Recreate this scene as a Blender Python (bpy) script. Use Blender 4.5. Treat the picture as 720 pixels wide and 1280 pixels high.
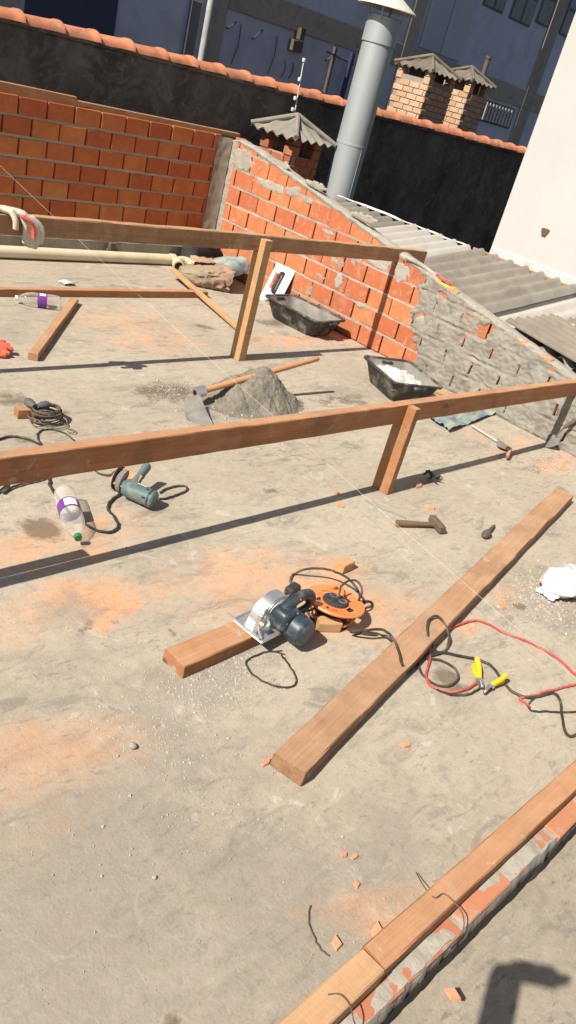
import bpy, bmesh, math, random
import numpy as np
from mathutils import Vector, Matrix, noise
for _o in list(bpy.data.objects): bpy.data.objects.remove(_o)
S = bpy.context.scene
C = S.collection
random.seed(7)
R = math.radians
# ------------------------------------------------------------------ camera
YAW, PITCH, ROLL, FPX = R(51.594), R(27.611), R(15.955), 1012.25
CAM = Vector((0, 0, 1.9))
_f = Vector((math.sin(YAW)*math.cos(PITCH), math.cos(YAW)*math.cos(PITCH), -math.sin(PITCH)))
_r0 = Vector((math.cos(YAW), -math.sin(YAW), 0)); _u0 = _r0.cross(_f)
_r = math.cos(ROLL)*_r0 + math.sin(ROLL)*_u0
_u = -math.sin(ROLL)*_r0 + math.cos(ROLL)*_u0
cd = bpy.data.cameras.new('camera'); cam = bpy.data.objects.new('camera', cd); C.objects.link(cam)
cd.sensor_fit = 'VERTICAL'; cd.sensor_height = 36; cd.sensor_width = 36
cd.lens = FPX/1280*36; cd.clip_start = .02; cd.clip_end = 1500
cam.matrix_world = Matrix(((_r.x, _u.x, -_f.x, CAM.x), (_r.y, _u.y, -_f.y, CAM.y), (_r.z, _u.z, -_f.z, CAM.z), (0, 0, 0, 1)))
S.camera = cam
S.render.resolution_x = 576; S.render.resolution_y = 1024
# ------------------------------------------------------------------ light
SUN_EL = R(45)
SUN_FROM = Vector((-1, .0, 1)).normalized()
wd = bpy.data.worlds.new('World'); S.world = wd; wd.use_nodes = True
wn = wd.node_tree; bgn = wn.nodes['Background']
sk = wn.nodes.new('ShaderNodeTexSky'); sk.sky_type = 'NISHITA'; sk.sun_disc = False
sk.sun_elevation = SUN_EL; sk.sun_rotation = R(-88)
sk.air_density = 1.0; sk.dust_density = 1.5
wn.links.new(sk.outputs[0], bgn.inputs[0]); bgn.inputs[1].default_value = .05
sl = bpy.data.lights.new('sun', 'SUN'); sl.energy = 5.0; sl.angle = R(.5); sl.color = (1, .93, .82)
so = bpy.data.objects.new('sun', sl); C.objects.link(so)
so.rotation_euler = SUN_FROM.to_track_quat('Z', 'Y').to_euler(); so.location = (-6, 2, 10)
S.view_settings.view_transform = 'Standard'; S.view_settings.look = 'None'
S.view_settings.exposure = .53; S.view_settings.gamma = 1

# ------------------------------------------------------------------ placing: photo position -> point on a real plane
def ray(px, py): return _f*FPX + _r*(px-360) - _u*(py-640)
def G(px, py, z=0.):
    d = ray(px, py); return CAM + d*((z-CAM.z)/d.z)
def OX(px, py, x):
    d = ray(px, py); return CAM + d*((x-CAM.x)/d.x)
def OY(px, py, y):
    d = ray(px, py); return CAM + d*((y-CAM.y)/d.y)
def crop(x0, y0, s, pts): return [(x0+a/s, y0+b/s) for a, b in pts]

# ------------------------------------------------------------------ object helpers
MW = {}
def _reg(o, m): MW[o.name] = m
def thing(name, label, cat, loc=(0, 0, 0), group=None, rot=None):
    o = bpy.data.objects.new(name, None); C.objects.link(o)
    o.empty_display_size = .05
    m = Matrix.Translation(Vector(loc))
    if rot is not None: m = m @ (rot.to_4x4() if isinstance(rot, Matrix) else Matrix.Rotation(rot, 4, 'Z'))
    o.matrix_world = m; _reg(o, m)
    o['label'] = label; o['category'] = cat
    if group: o['group'] = group
    return o
def tag(o, label=None, cat=None, group=None, kind=None):
    if label: o['label'] = label
    if cat: o['category'] = cat
    if group: o['group'] = group
    if kind: o['kind'] = kind
    return o
def link(name, me, parent=None, loc=None):
    o = bpy.data.objects.new(name, me); C.objects.link(o)
    if parent is not None:
        o.parent = parent; _reg(o, MW[parent.name])
    else: _reg(o, Matrix.Identity(4))
    if loc is not None: o.location = loc
    return o
def frame(fwd, up=(0, 0, 1)):
    x = Vector(fwd).normalized(); y = Vector(up).cross(x)
    if y.length < 1e-5: y = Vector((0, 1, 0)).cross(x)
    y.normalize(); z = x.cross(y)
    return Matrix((x, y, z)).transposed()
def smoothpath(pts, k=6, closed=False):
    P = [Vector(p) for p in pts]; n = len(P); out = []
    rng = range(n if closed else n-1)
    for i in rng:
        a = P[i-1] if (i > 0 or closed) else P[0]; b = P[i]; c = P[(i+1) % n]
        d = P[(i+2) % n] if (i+2 < n or closed) else P[-1]
        for j in range(k):
            t = j/k
            out.append(.5*((2*b)+(c-a)*t+(2*a-5*b+4*c-d)*t*t+(3*b-a-3*c+d)*t**3))
    if not closed: out.append(P[-1])
    return out
class MB:
    def __init__(s): s.v = []; s.f = []
    def add(s, vs, fs):
        o = len(s.v); s.v += [Vector(v) for v in vs]; s.f += [tuple(i+o for i in f) for f in fs]; return s
    def box(s, a, b, m=None):
        (x0, y0, z0), (x1, y1, z1) = a, b
        vs = [(x0, y0, z0), (x1, y0, z0), (x1, y1, z0), (x0, y1, z0), (x0, y0, z1), (x1, y0, z1), (x1, y1, z1), (x0, y1, z1)]
        if m is not None: vs = [m @ Vector(v) for v in vs]
        return s.add(vs, [(0, 3, 2, 1), (4, 5, 6, 7), (0, 1, 5, 4), (1, 2, 6, 5), (2, 3, 7, 6), (3, 0, 4, 7)])
    def cbox(s, a, b, c=.004, m=None):
        # chamfered box
        bm = bmesh.new(); bmesh.ops.create_cube(bm, size=1)
        d = [b[i]-a[i] for i in range(3)]; o = [(a[i]+b[i])/2 for i in range(3)]
        for v in bm.verts: v.co = Vector((v.co[i]*d[i]+o[i] for i in range(3)))
        c = min(c, min(abs(q) for q in d)*.45)
        bmesh.ops.bevel(bm, geom=bm.edges[:], offset=c, segments=1, affect='EDGES')
        s.bm(bm, m); return s
    def bm(s, bm, m=None):
        bm.verts.index_update()
        s.add([(m @ v.co if m is not None else v.co.copy()) for v in bm.verts], [[v.index for v in f.verts] for f in bm.faces]); bm.free()
    def tube(s, pts, rad, n=8, caps=True, closed=False, sq=1.):
        P = [Vector(p) for p in pts]; N = len(P); o = len(s.v); nv = None
        for i, p in enumerate(P):
            if closed: t = P[(i+1) % N]-P[i-1]
            else: t = P[min(i+1, N-1)]-P[max(i-1, 0)]
            if t.length < 1e-9: t = Vector((1, 0, 0))
            t.normalize()
            if nv is None:
                nv = Vector((0, 0, 1)) if abs(t.z) < .9 else Vector((1, 0, 0))
            nv = (nv - t*nv.dot(t)); nv.normalize(); bv = t.cross(nv)
            r = rad[i] if isinstance(rad, (list, tuple)) else rad
            for k in range(n):
                a = 2*math.pi*k/n
                s.v.append(p + nv*(math.cos(a)*r*sq) + bv*(math.sin(a)*r))
        for i in range(N if closed else N-1):
            j = (i+1) % N
            for k in range(n):
                l = (k+1) % n
                s.f.append((o+i*n+k, o+i*n+l, o+j*n+l, o+j*n+k))
        if caps and not closed:
            s.f.append(tuple(o+k for k in reversed(range(n)))); s.f.append(tuple(o+(N-1)*n+k for k in range(n)))
        return s
    def lathe(s, prof, n=24, m=None, a0=0, a1=2*math.pi):
        # prof: (radius, height) about local z
        full = abs(a1-a0-2*math.pi) < 1e-6; o = len(s.v); K = n if full else n+1
        for r, h in prof:
            for k in range(K):
                a = a0+(a1-a0)*k/n; v = Vector((r*math.cos(a), r*math.sin(a), h))
                s.v.append(m @ v if m is not None else v)
        for i in range(len(prof)-1):
            for k in range(n):
                l = (k+1) % K
                s.f.append((o+i*K+k, o+i*K+l, o+(i+1)*K+l, o+(i+1)*K+k))
        return s
    def prism(s, poly, fn0, fn1):
        n = len(poly); a = [fn0(*p) for p in poly]; b = [fn1(*p) for p in poly]
        return s.add(a+b, [tuple(reversed(range(n))), tuple(range(n, 2*n))]+[(i, (i+1) % n, n+(i+1) % n, n+i) for i in range(n)])
    def grid(s, fn, nu, nv):
        o = len(s.v)
        for i in range(nu+1):
            for j in range(nv+1): s.v.append(Vector(fn(i/nu, j/nv)))
        w = nv+1
        for i in range(nu):
            for j in range(nv): s.f.append((o+i*w+j, o+(i+1)*w+j, o+(i+1)*w+j+1, o+i*w+j+1))
        return s
    def build(s, name, m, parent=None, smooth=False, local=False, kind=None, mats=None):
        me = bpy.data.meshes.new(name)
        vs = s.v
        if parent is not None and not local:
            inv = MW[parent.name].inverted(); vs = [inv @ v for v in vs]
        me.from_pydata([tuple(v) for v in vs], [], s.f)
        me.materials.append(m)
        bm = bmesh.new(); bm.from_mesh(me); bmesh.ops.recalc_face_normals(bm, faces=bm.faces[:]); bm.to_mesh(me); bm.free()
        if smooth:
            me.polygons.foreach_set('use_smooth', [True]*len(me.polygons))
            if smooth != 'full': me.set_sharp_from_angle(angle=R(40))
        o = link(name, me, parent)
        if kind: o['kind'] = kind
        return o
def anchor(o):
    # move a world-built single mesh so that its origin is at its base
    me = o.data; n = len(me.vertices); co = np.empty(n*3); me.vertices.foreach_get('co', co); co = co.reshape(-1, 3)
    b = np.array([(co[:, 0].min()+co[:, 0].max())/2, (co[:, 1].min()+co[:, 1].max())/2, co[:, 2].min()])
    me.vertices.foreach_set('co', (co-b).ravel()); me.update(); o.location = Vector(b)
    _reg(o, Matrix.Translation(Vector(b))); return o
def nz(x, y, z=0., s=1.): return noise.noise(Vector((x*s, y*s, z*s)))
def board(name, p0, p1, w, h, m, parent=None, roll=0., n=14, jit=.0012, ch=.004, upv=(0, 0, 1), bow=0.):
    """timber: local x runs along the grain, p0/p1 = centre line ends"""
    p0, p1 = Vector(p0), Vector(p1); L = (p1-p0).length
    F = frame(p1-p0, upv) @ Matrix.Rotation(roll, 3, 'X')
    sec = [(-w/2+ch, -h/2), (w/2-ch, -h/2), (w/2, -h/2+ch), (w/2, h/2-ch), (w/2-ch, h/2), (-w/2+ch, h/2), (-w/2, h/2-ch), (-w/2, -h/2+ch)]
    mb = MB(); sd = random.random()*50
    for i in range(n+1):
        t = i/n; x = L*t; bz = bow*math.sin(math.pi*t)
        for k, (y, z) in enumerate(sec):
            e = jit*noise.noise(Vector((x*7+sd, k*3.1, sd))); e2 = jit*noise.noise(Vector((x*7+sd, k*3.1, sd+9)))
            xx = x + (random.uniform(-.002, .002) if i in (0, n) else 0)
            mb.v.append(Vector((xx, y+e, z+e2+bz)))
    for i in range(n):
        for k in range(8):
            l = (k+1) % 8; mb.f.append((i*8+k, i*8+l, (i+1)*8+l, (i+1)*8+k))
    mb.f.append(tuple(reversed(range(8)))); mb.f.append(tuple(n*8+k for k in range(8)))
    o = mb.build(name, m, None)
    M4 = Matrix.Translation(p0) @ F.to_4x4()
    if parent is not None:
        o.parent = parent; o.matrix_local = MW[parent.name].inverted() @ M4
    else: o.matrix_world = M4
    _reg(o, M4)
    return o

# ------------------------------------------------------------------ materials
class NT:
    def __init__(s, name):
        s.m = bpy.data.materials.new(name); s.m.use_nodes = True; s.t = s.m.node_tree
        s.b = s.t.nodes['Principled BSDF']; s.out = s.t.nodes['Material Output']
        s.tc = s.t.nodes.new('ShaderNodeTexCoord')
    def n(s, ty, **kw):
        o = s.t.nodes.new('ShaderNode'+ty)
        for k, v in kw.items(): setattr(o, k, v)
        return o
    def l(s, a, b): s.t.links.new(a, b)
    def mapped(s, scale=(1, 1, 1), co='Object', rand=True):
        mp = s.n('Mapping'); mp.inputs['Scale'].default_value = scale; s.l(s.tc.outputs[co], mp.inputs[0])
        if rand:
            oi = s.n('ObjectInfo'); ml = s.n('Math', operation='MULTIPLY'); ml.inputs[1].default_value = 37.
            s.l(oi.outputs['Random'], ml.inputs[0]); cx = s.n('CombineXYZ')
            s.l(ml.outputs[0], cx.inputs[0]); s.l(ml.outputs[0], cx.inputs[1]); s.l(cx.outputs[0], mp.inputs['Location'])
        return mp.outputs[0]
    def noise(s, vec, scale, detail=5, rough=.55, dist=0.):
        o = s.n('TexNoise'); o.inputs['Scale'].default_value = scale; o.inputs['Detail'].default_value = detail
        o.inputs['Roughness'].default_value = rough; o.inputs['Distortion'].default_value = dist
        s.l(vec, o.inputs['Vector']); return o.outputs[0]
    def ramp(s, fac, stops):
        o = s.n('ValToRGB'); e = o.color_ramp.elements
        while len(e) < len(stops): e.new(.5)
        for i, (p, c) in enumerate(stops):
            e[i].position = p; e[i].color = (c, c, c, 1) if isinstance(c, (int, float)) else (*c, 1)
        s.l(fac, o.inputs[0]); return o.outputs[0]
    def mix(s, fac, a, b, mode='MIX'):
        o = s.n('Mix', data_type='RGBA', blend_type=mode)
        for sk_, v in ((0, fac), (6, a), (7, b)):
            if isinstance(v, (int, float)): o.inputs[sk_].default_value = v
            elif isinstance(v, tuple): o.inputs[sk_].default_value = (*v, 1)
            else: s.l(v, o.inputs[sk_])
        return o.outputs[2]
    def math(s, op, a, b=0., clamp=False):
        o = s.n('Math', operation=op, use_clamp=clamp)
        for i, v in enumerate((a, b)):
            if isinstance(v, (int, float)): o.inputs[i].default_value = v
            else: s.l(v, o.inputs[i])
        return o.outputs[0]
    def bump(s, h, strength=.3, dist=.01, prev=None):
        o = s.n('Bump'); o.inputs['Strength'].default_value = strength; o.inputs['Distance'].default_value = dist
        s.l(h, o.inputs['Height'])
        if prev is not None: s.l(prev, o.inputs['Normal'])
        return o.outputs[0]
    def done(s, col, rough=.8, normal=None, metal=0., spec=.3):
        if isinstance(col, tuple): s.b.inputs['Base Color'].default_value = (*col, 1)
        else: s.l(col, s.b.inputs['Base Color'])
        if isinstance(rough, (int, float)): s.b.inputs['Roughness'].default_value = rough
        else: s.l(rough, s.b.inputs['Roughness'])
        s.b.inputs['Metallic'].default_value = metal; s.b.inputs['Specular IOR Level'].default_value = spec
        if normal is not None: s.l(normal, s.b.inputs['Normal'])
        return s.m
def mat(name, c1, c2, rough=.8, scale=6., stretch=(1, 1, 1), bump=.25, bscale=70., bdist=.004, metal=0., spec=.3, rnd=.12,
        dirt=None, dirt_amt=.5, dirt_scale=3.):
    t = NT(name); v = t.mapped(stretch)
    a = t.ramp(t.noise(v, scale, 6, .6, .3), [(.3, 0.), (.7, 1.)])
    col = t.mix(a, c1, c2)
    oi = t.n('ObjectInfo'); mr = t.n('MapRange'); mr.inputs[3].default_value = 1-rnd; mr.inputs[4].default_value = 1+rnd
    t.l(oi.outputs['Random'], mr.inputs[0]); cx = t.n('CombineColor')
    for i in range(3): t.l(mr.outputs[0], cx.inputs[i])
    col = t.mix(1., col, cx.outputs[0], 'MULTIPLY')
    if dirt:
        d = t.ramp(t.noise(v, dirt_scale, 8, .65, .5), [(.5, 0.), (.68, 1.)])
        col = t.mix(t.math('MULTIPLY', d, dirt_amt), col, dirt)
    nb = t.bump(t.noise(v, bscale, 4, .6), bump, bdist) if bump else None
    return t.done(col, rough, nb, metal, spec)
def wood(name, c1, c2, dark, rough=.75):
    t = NT(name); v = t.mapped((1, 1, 1)); vs = t.mapped((.9, 16, 16)); vf = t.mapped((3, 90, 90))
    g1 = t.ramp(t.noise(vs, 1.6, 6, .6, .8), [(.3, 0.), (.72, 1.)])
    g2 = t.ramp(t.noise(vf, 1.2, 4, .7), [(.35, 0.), (.7, 1.)])
    col = t.mix(g1, c1, c2); col = t.mix(t.math('MULTIPLY', g2, .45), col, dark)
    st = t.ramp(t.noise(v, 3.2, 7, .62, .6), [(.5, 0.), (.72, 1.)])
    col = t.mix(t.math('MULTIPLY', st, .7), col, dark)
    kv = t.n('TexVoronoi'); kv.inputs['Scale'].default_value = 1.; t.l(t.mapped((2.3, 9, 9)), kv.inputs['Vector'])
    kn = t.ramp(kv.outputs['Distance'], [(.06, 1.), (.20, 0.)]); col = t.mix(t.math('MULTIPLY', kn, .8), col, tuple(q*.45 for q in dark))
    sw_ = t.n('TexWave', bands_direction='X'); sw_.inputs['Scale'].default_value = 26.; sw_.inputs['Distortion'].default_value = 3.; t.l(v, sw_.inputs['Vector'])
    ce = t.ramp(t.noise(v, 13, 4, .6, .4), [(.64, 0.), (.69, 1.)]); col = t.mix(t.math('MULTIPLY', ce, .5), col, (.42, .39, .34))
    du = t.ramp(t.noise(v, 7.5, 7, .7, .3), [(.52, 0.), (.75, 1.)])
    col = t.mix(t.math('MULTIPLY', du, .4), col, (.46, .36, .26))
    ge = t.n('NewGeometry'); sn = t.n('SeparateXYZ'); t.l(ge.outputs['Normal'], sn.inputs[0])
    upf = t.ramp(sn.outputs[2], [(.75, 0.), (.95, 1.)]); dn = t.ramp(t.noise(v, 5, 6, .65, .4), [(.25, .25), (.7, 1.)])
    col = t.mix(t.math('MULTIPLY', t.math('MULTIPLY', upf, dn), .55), col, (.60, .37, .225))  # dust tint on upward faces also paints in sunlit-top brightness
    nb = t.bump(g2, .35, .003); nb = t.bump(t.noise(v, 45, 5, .6), .3, .005, nb); nb = t.bump(sw_.outputs[1], .05, .002, nb)
    return t.done(col, rough, nb, 0, .25)
def brickmat(name, cols, smear, smear_amt):
    t = NT(name); v = t.mapped((1, 1, 1)); oi = t.n('ObjectInfo')
    base = t.ramp(oi.outputs['Random'], [(0., cols[0]), (.35, cols[1]), (.7, cols[2]), (1., cols[3])])
    n1 = t.ramp(t.noise(v, 9, 6, .6, .4), [(.3, 0.), (.72, 1.)])
    col = t.mix(t.math('MULTIPLY', n1, .6), base, cols[4])
    n2 = t.ramp(t.noise(v, 14, 8, .7, .8), [(.52, 0.), (.7, 1.)])
    col = t.mix(t.math('MULTIPLY', n2, smear_amt), col, smear)
    vg = t.mapped((3, 3, 1)); wv = t.n('TexWave', bands_direction='Z'); wv.inputs['Scale'].default_value = 22
    wv.inputs['Distortion'].default_value = 1.2; t.l(vg, wv.inputs['Vector'])
    nb = t.bump(wv.outputs[1], .18, .003); nb = t.bump(t.noise(v, 80, 5, .65), .35, .004, nb)
    return t.done(col, .88, nb, 0, .2)
m_brick = brickmat('fired_clay', [(.43, .125, .055), (.51, .175, .08), (.55, .225, .09), (.46, .145, .07), (.36, .10, .055)], (.50, .34, .24), .6)
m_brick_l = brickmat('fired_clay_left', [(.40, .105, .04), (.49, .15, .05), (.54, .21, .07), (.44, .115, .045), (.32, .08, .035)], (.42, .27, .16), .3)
m_brick_b = brickmat('fired_clay_beige', [(.52, .36, .24), (.58, .42, .28), (.5, .3, .18), (.6, .45, .31), (.42, .27, .17)], (.6, .5, .4), .3)
m_brick_r = brickmat('fired_clay_red', [(.36, .11, .055), (.42, .15, .07), (.45, .19, .09), (.33, .1, .05), (.25, .08, .05)], (.4, .3, .22), .3)
m_mortar = mat('cement_mortar', (.29, .265, .22), (.41, .375, .32), .95, 9, bump=.6, bscale=55, bdist=.008, dirt=(.27, .25, .22), dirt_amt=.6, dirt_scale=8)
m_kerb_shade = mat('kerb_shade_mortar', (.05, .043, .036), (.09, .078, .066), .95, 8, bump=.6)  # mortar colour darkened to paint in the shade on the kerb front
m_brick_k = brickmat('fired_clay_dirty', [(.46, .15, .075), (.52, .2, .10), (.5, .22, .11), (.46, .16, .09), (.38, .2, .13)], (.40, .36, .30), .85)
m_mortar_d = mat('old_bed_mortar', (.27, .235, .19), (.36, .31, .255), .95, 12, bump=.6, bscale=60)
m_plaster = mat('rough_render', (.215, .20, .17), (.32, .30, .255), .95, 5, bump=.8, bscale=42, bdist=.01, dirt=(.155, .145, .125), dirt_amt=.7, dirt_scale=7)
m_gap = mat('joint_depth', (.10, .07, .05), (.13, .09, .065), .95, 9, bump=.3)
m_wood = wood('reddish_timber', (.45, .215, .10), (.36, .155, .07), (.18, .085, .042))
m_wood_d = wood('weathered_timber', (.45, .25, .13), (.36, .19, .095), (.18, .10, .055))
m_wood_s = wood('stained_timber', (.40, .225, .125), (.28, .15, .08), (.10, .062, .04))
m_wood_p = wood('pale_timber', (.53, .325, .16), (.45, .255, .12), (.28, .16, .075))
m_pvc = mat('cream_pvc', (.62, .55, .38), (.68, .62, .45), .45, 4, bump=.05, dirt=(.40, .33, .22), dirt_amt=.5)
m_black = mat('black_rubber', (.03, .028, .026), (.055, .05, .045), .7, 10, bump=.2, dirt=(.22, .19, .15), dirt_amt=.6, dirt_scale=9)
m_tub = mat('black_tub_plastic', (.03, .03, .028), (.055, .052, .048), .6, 8, bump=.2, dirt=(.33, .31, .28), dirt_amt=.75, dirt_scale=9)
m_tub_in = mat('cement_coated_plastic', (.30, .285, .25), (.14, .13, .12), .9, 7, bump=.4, bscale=40)
m_tub_dry = mat('dried_mix', (.66, .65, .62), (.42, .41, .38), .95, 11, bump=.8, bscale=30, bdist=.01)
m_steel = mat('worn_steel', (.48, .48, .47), (.62, .62, .61), .42, 12, bump=.1, metal=.85, spec=.5, dirt=(.30, .28, .25), dirt_amt=.5)
m_alu = mat('cast_aluminium', (.62, .63, .63), (.72, .72, .72), .38, 10, bump=.12, metal=.8, spec=.5)
m_galv = mat('galvanised_sheet', (.34, .37, .38), (.42, .45, .46), .5, 3, (1, 1, .3), bump=.08, metal=.35, spec=.5, dirt=(.28, .28, .27), dirt_amt=.3)
m_iron = mat('rusty_iron', (.11, .085, .07), (.17, .13, .10), .75, 15, bump=.4, metal=.3)
m_sand = mat('wet_mortar_mix', (.155, .14, .112), (.245, .22, .178), .95, 14, bump=.9, bscale=90, bdist=.012)
m_grit = mat('cement_grit', (.30, .28, .245), (.42, .39, .34), .95, 20, bump=.5)
m_tile = mat('terracotta_ridge', (.50, .17, .085), (.60, .25, .13), .85, 7, bump=.4, dirt=(.20, .12, .09), dirt_amt=.7, dirt_scale=5)
m_fibre = mat('fibre_cement', (.20, .18, .15), (.285, .26, .22), .92, 3, bump=.5, bscale=60, dirt=(.17, .155, .13), dirt_amt=.7, dirt_scale=3.5, rnd=.03)
m_fibre_d = mat('blackened_fibre_cement', (.13, .113, .09), (.20, .175, .14), .92, 5, bump=.5, dirt=(.08, .07, .055), dirt_amt=.6)
m_fibre_l = mat('pale_fibre_cement', (.40, .375, .34), (.50, .47, .43), .92, 3, bump=.4, bscale=60, dirt=(.34, .31, .275), dirt_amt=.6, dirt_scale=3, rnd=.03)
m_fibre_b = mat('brown_fibre_cement', (.17, .145, .115), (.25, .215, .17), .92, 3, bump=.5, bscale=60, dirt=(.15, .13, .105), dirt_amt=.6, dirt_scale=4, rnd=.03)
m_white = mat('white_masonry_paint', (.495, .488, .472), (.53, .523, .506), .85, 1.5, bump=.15, bscale=25, dirt=(.47, .45, .40), dirt_amt=.35, dirt_scale=2.2)
m_flash = mat('grey_flashing', (.36, .37, .36), (.47, .475, .46), .7, 6, bump=.4, dirt=(.60, .58, .52), dirt_amt=.6, dirt_scale=5)
m_blue = mat('blue_masonry_paint', (.50, .535, .655), (.56, .595, .71), .85, 1.2, bump=.2, bscale=20, dirt=(.34, .365, .44), dirt_amt=.6, dirt_scale=1.5)
m_blue_l = mat('pale_blue_panel', (.42, .45, .52), (.46, .49, .55), .7, 1.5, bump=.1)
m_conc = mat('grey_frame_concrete', (.32, .29, .245), (.40, .36, .30), .92, 3, bump=.4, dirt=(.14, .125, .10), dirt_amt=.6)
m_glass = mat('dusty_window_glass', (.07, .085, .09), (.13, .145, .14), .15, 2, bump=0, spec=.6, dirt=(.25, .26, .25), dirt_amt=.4)
m_frame = mat('window_frame_paint', (.10, .11, .13), (.13, .14, .16), .6, 8, bump=.1)
m_navy = mat('dark_blue_tool_plastic', (.018, .035, .048), (.028, .05, .064), .42, 14, bump=.15, spec=.45, dirt=(.24, .20, .155), dirt_amt=.5, dirt_scale=11)
m_teal = mat('teal_tool_plastic', (.075, .125, .125), (.11, .165, .16), .5, 10, bump=.15, dirt=(.32, .28, .22), dirt_amt=.6, dirt_scale=9)
m_orange = mat('orange_plastic', (.80, .20, .06), (.86, .26, .09), .45, 9, bump=.05, spec=.4, dirt=(.72, .42, .25), dirt_amt=.4)
m_red = mat('red_rubber', (.50, .06, .055), (.58, .10, .085), .6, 9, bump=.2, dirt=(.55, .32, .25), dirt_amt=.6, dirt_scale=10)
m_yellow = mat('yellow_grip', (.80, .47, .02), (.85, .53, .04), .5, 9, bump=.1)
m_glove = mat('knit_glove_white', (.60, .53, .42), (.70, .64, .53), .95, 20, bump=.7, bscale=160)
m_glove_r = mat('glove_latex_red', (.66, .09, .06), (.76, .15, .09), .7, 15, bump=.3)
m_paper = mat('kraft_paper', (.26, .205, .135), (.36, .29, .20), .9, 7, bump=.5, bscale=25, bdist=.01, dirt=(.52, .20, .16), dirt_amt=.4, dirt_scale=4)
m_bluebag = mat('blue_green_woven_bag', (.20, .26, .26), (.36, .38, .31), .6, 7, bump=.4, bscale=40, dirt=(.04, .13, .28), dirt_amt=.9, dirt_scale=5)
m_whitebag = mat('white_plastic_bag', (.60, .60, .59), (.66, .66, .65), .4, 5, bump=.4, bscale=18, bdist=.01)
m_cloth_b = mat('black_bag_fabric', (.03, .026, .026), (.05, .045, .045), .85, 10, bump=.4)
m_label = mat('purple_label', (.13, .03, .22), (.16, .04, .26), .4, 9, bump=0)
m_labelw = mat('label_white', (.72, .70, .74), (.78, .76, .8), .4, 9, bump=0)
m_green = mat('green_cap', (.03, .16, .06), (.04, .2, .08), .4, 9, bump=0)
m_string = mat('nylon_line', (.62, .56, .45), (.66, .6, .5), .6, 9, bump=0)
m_skin = mat('skin', (.45, .27, .19), (.5, .3, .21), .55, 6, bump=.1)
m_shirt = mat('cotton_shirt', (.16, .19, .23), (.2, .23, .27), .9, 6, bump=.3, bscale=120)
m_jeans = mat('denim', (.06, .08, .13), (.09, .11, .17), .9, 6, bump=.3, bscale=160)
m_hair = mat('dark_hair', (.02, .015, .012), (.04, .03, .022), .6, 20, (1, 1, 6), bump=.5)
m_chip = mat('brick_shard', (.56, .23, .125), (.62, .31, .18), .9, 20, bump=.5)
m_stone = mat('grey_stone', (.32, .29, .25), (.42, .39, .34), .9, 20, bump=.5)
def m_pet_():
    t = NT('clear_pet'); tr = t.n('BsdfTransparent'); tr.inputs[0].default_value = (.93, .93, .92, 1)
    t.done((.75, .74, .70), .12, None, 0, .6)
    fr = t.n('LayerWeight'); fr.inputs[0].default_value = .35
    k = t.math('ADD', t.math('MULTIPLY', fr.outputs[1], .7), .045, True)
    mx = t.n('MixShader'); t.l(k, mx.inputs[0]); t.l(tr.outputs[0], mx.inputs[1]); t.l(t.b.outputs[0], mx.inputs[2])
    t.l(mx.outputs[0], t.out.inputs[0]); return t.m
m_pet = m_pet_()
def m_darkwall_():
    t = NT('mould_blackened_render'); v = t.mapped((1, 1, 1), rand=False); vs = t.mapped((1.6, 1.6, .75), rand=False)
    a = t.ramp(t.noise(vs, 1.6, 7, .65, .4), [(.35, 0.), (.7, 1.)])
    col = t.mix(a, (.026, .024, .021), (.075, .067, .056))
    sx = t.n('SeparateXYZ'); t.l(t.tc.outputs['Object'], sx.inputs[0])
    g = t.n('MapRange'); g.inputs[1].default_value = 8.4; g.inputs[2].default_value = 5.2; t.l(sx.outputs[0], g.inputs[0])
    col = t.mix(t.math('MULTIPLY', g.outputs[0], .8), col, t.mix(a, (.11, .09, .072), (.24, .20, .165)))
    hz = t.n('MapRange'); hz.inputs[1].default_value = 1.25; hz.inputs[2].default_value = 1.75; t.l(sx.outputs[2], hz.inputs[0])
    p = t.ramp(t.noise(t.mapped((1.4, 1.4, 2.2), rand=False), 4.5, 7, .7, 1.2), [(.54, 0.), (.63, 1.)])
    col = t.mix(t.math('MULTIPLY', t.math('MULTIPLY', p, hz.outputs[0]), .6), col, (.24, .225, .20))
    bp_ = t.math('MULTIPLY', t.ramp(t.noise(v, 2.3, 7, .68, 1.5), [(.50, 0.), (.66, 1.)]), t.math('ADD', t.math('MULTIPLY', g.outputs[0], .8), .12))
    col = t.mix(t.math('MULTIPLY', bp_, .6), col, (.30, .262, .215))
    nb = t.bump(t.noise(v, 30, 6, .65), .5, .01)
    return t.done(col, .95, nb, 0, .15)
m_darkwall = m_darkwall_()
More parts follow.
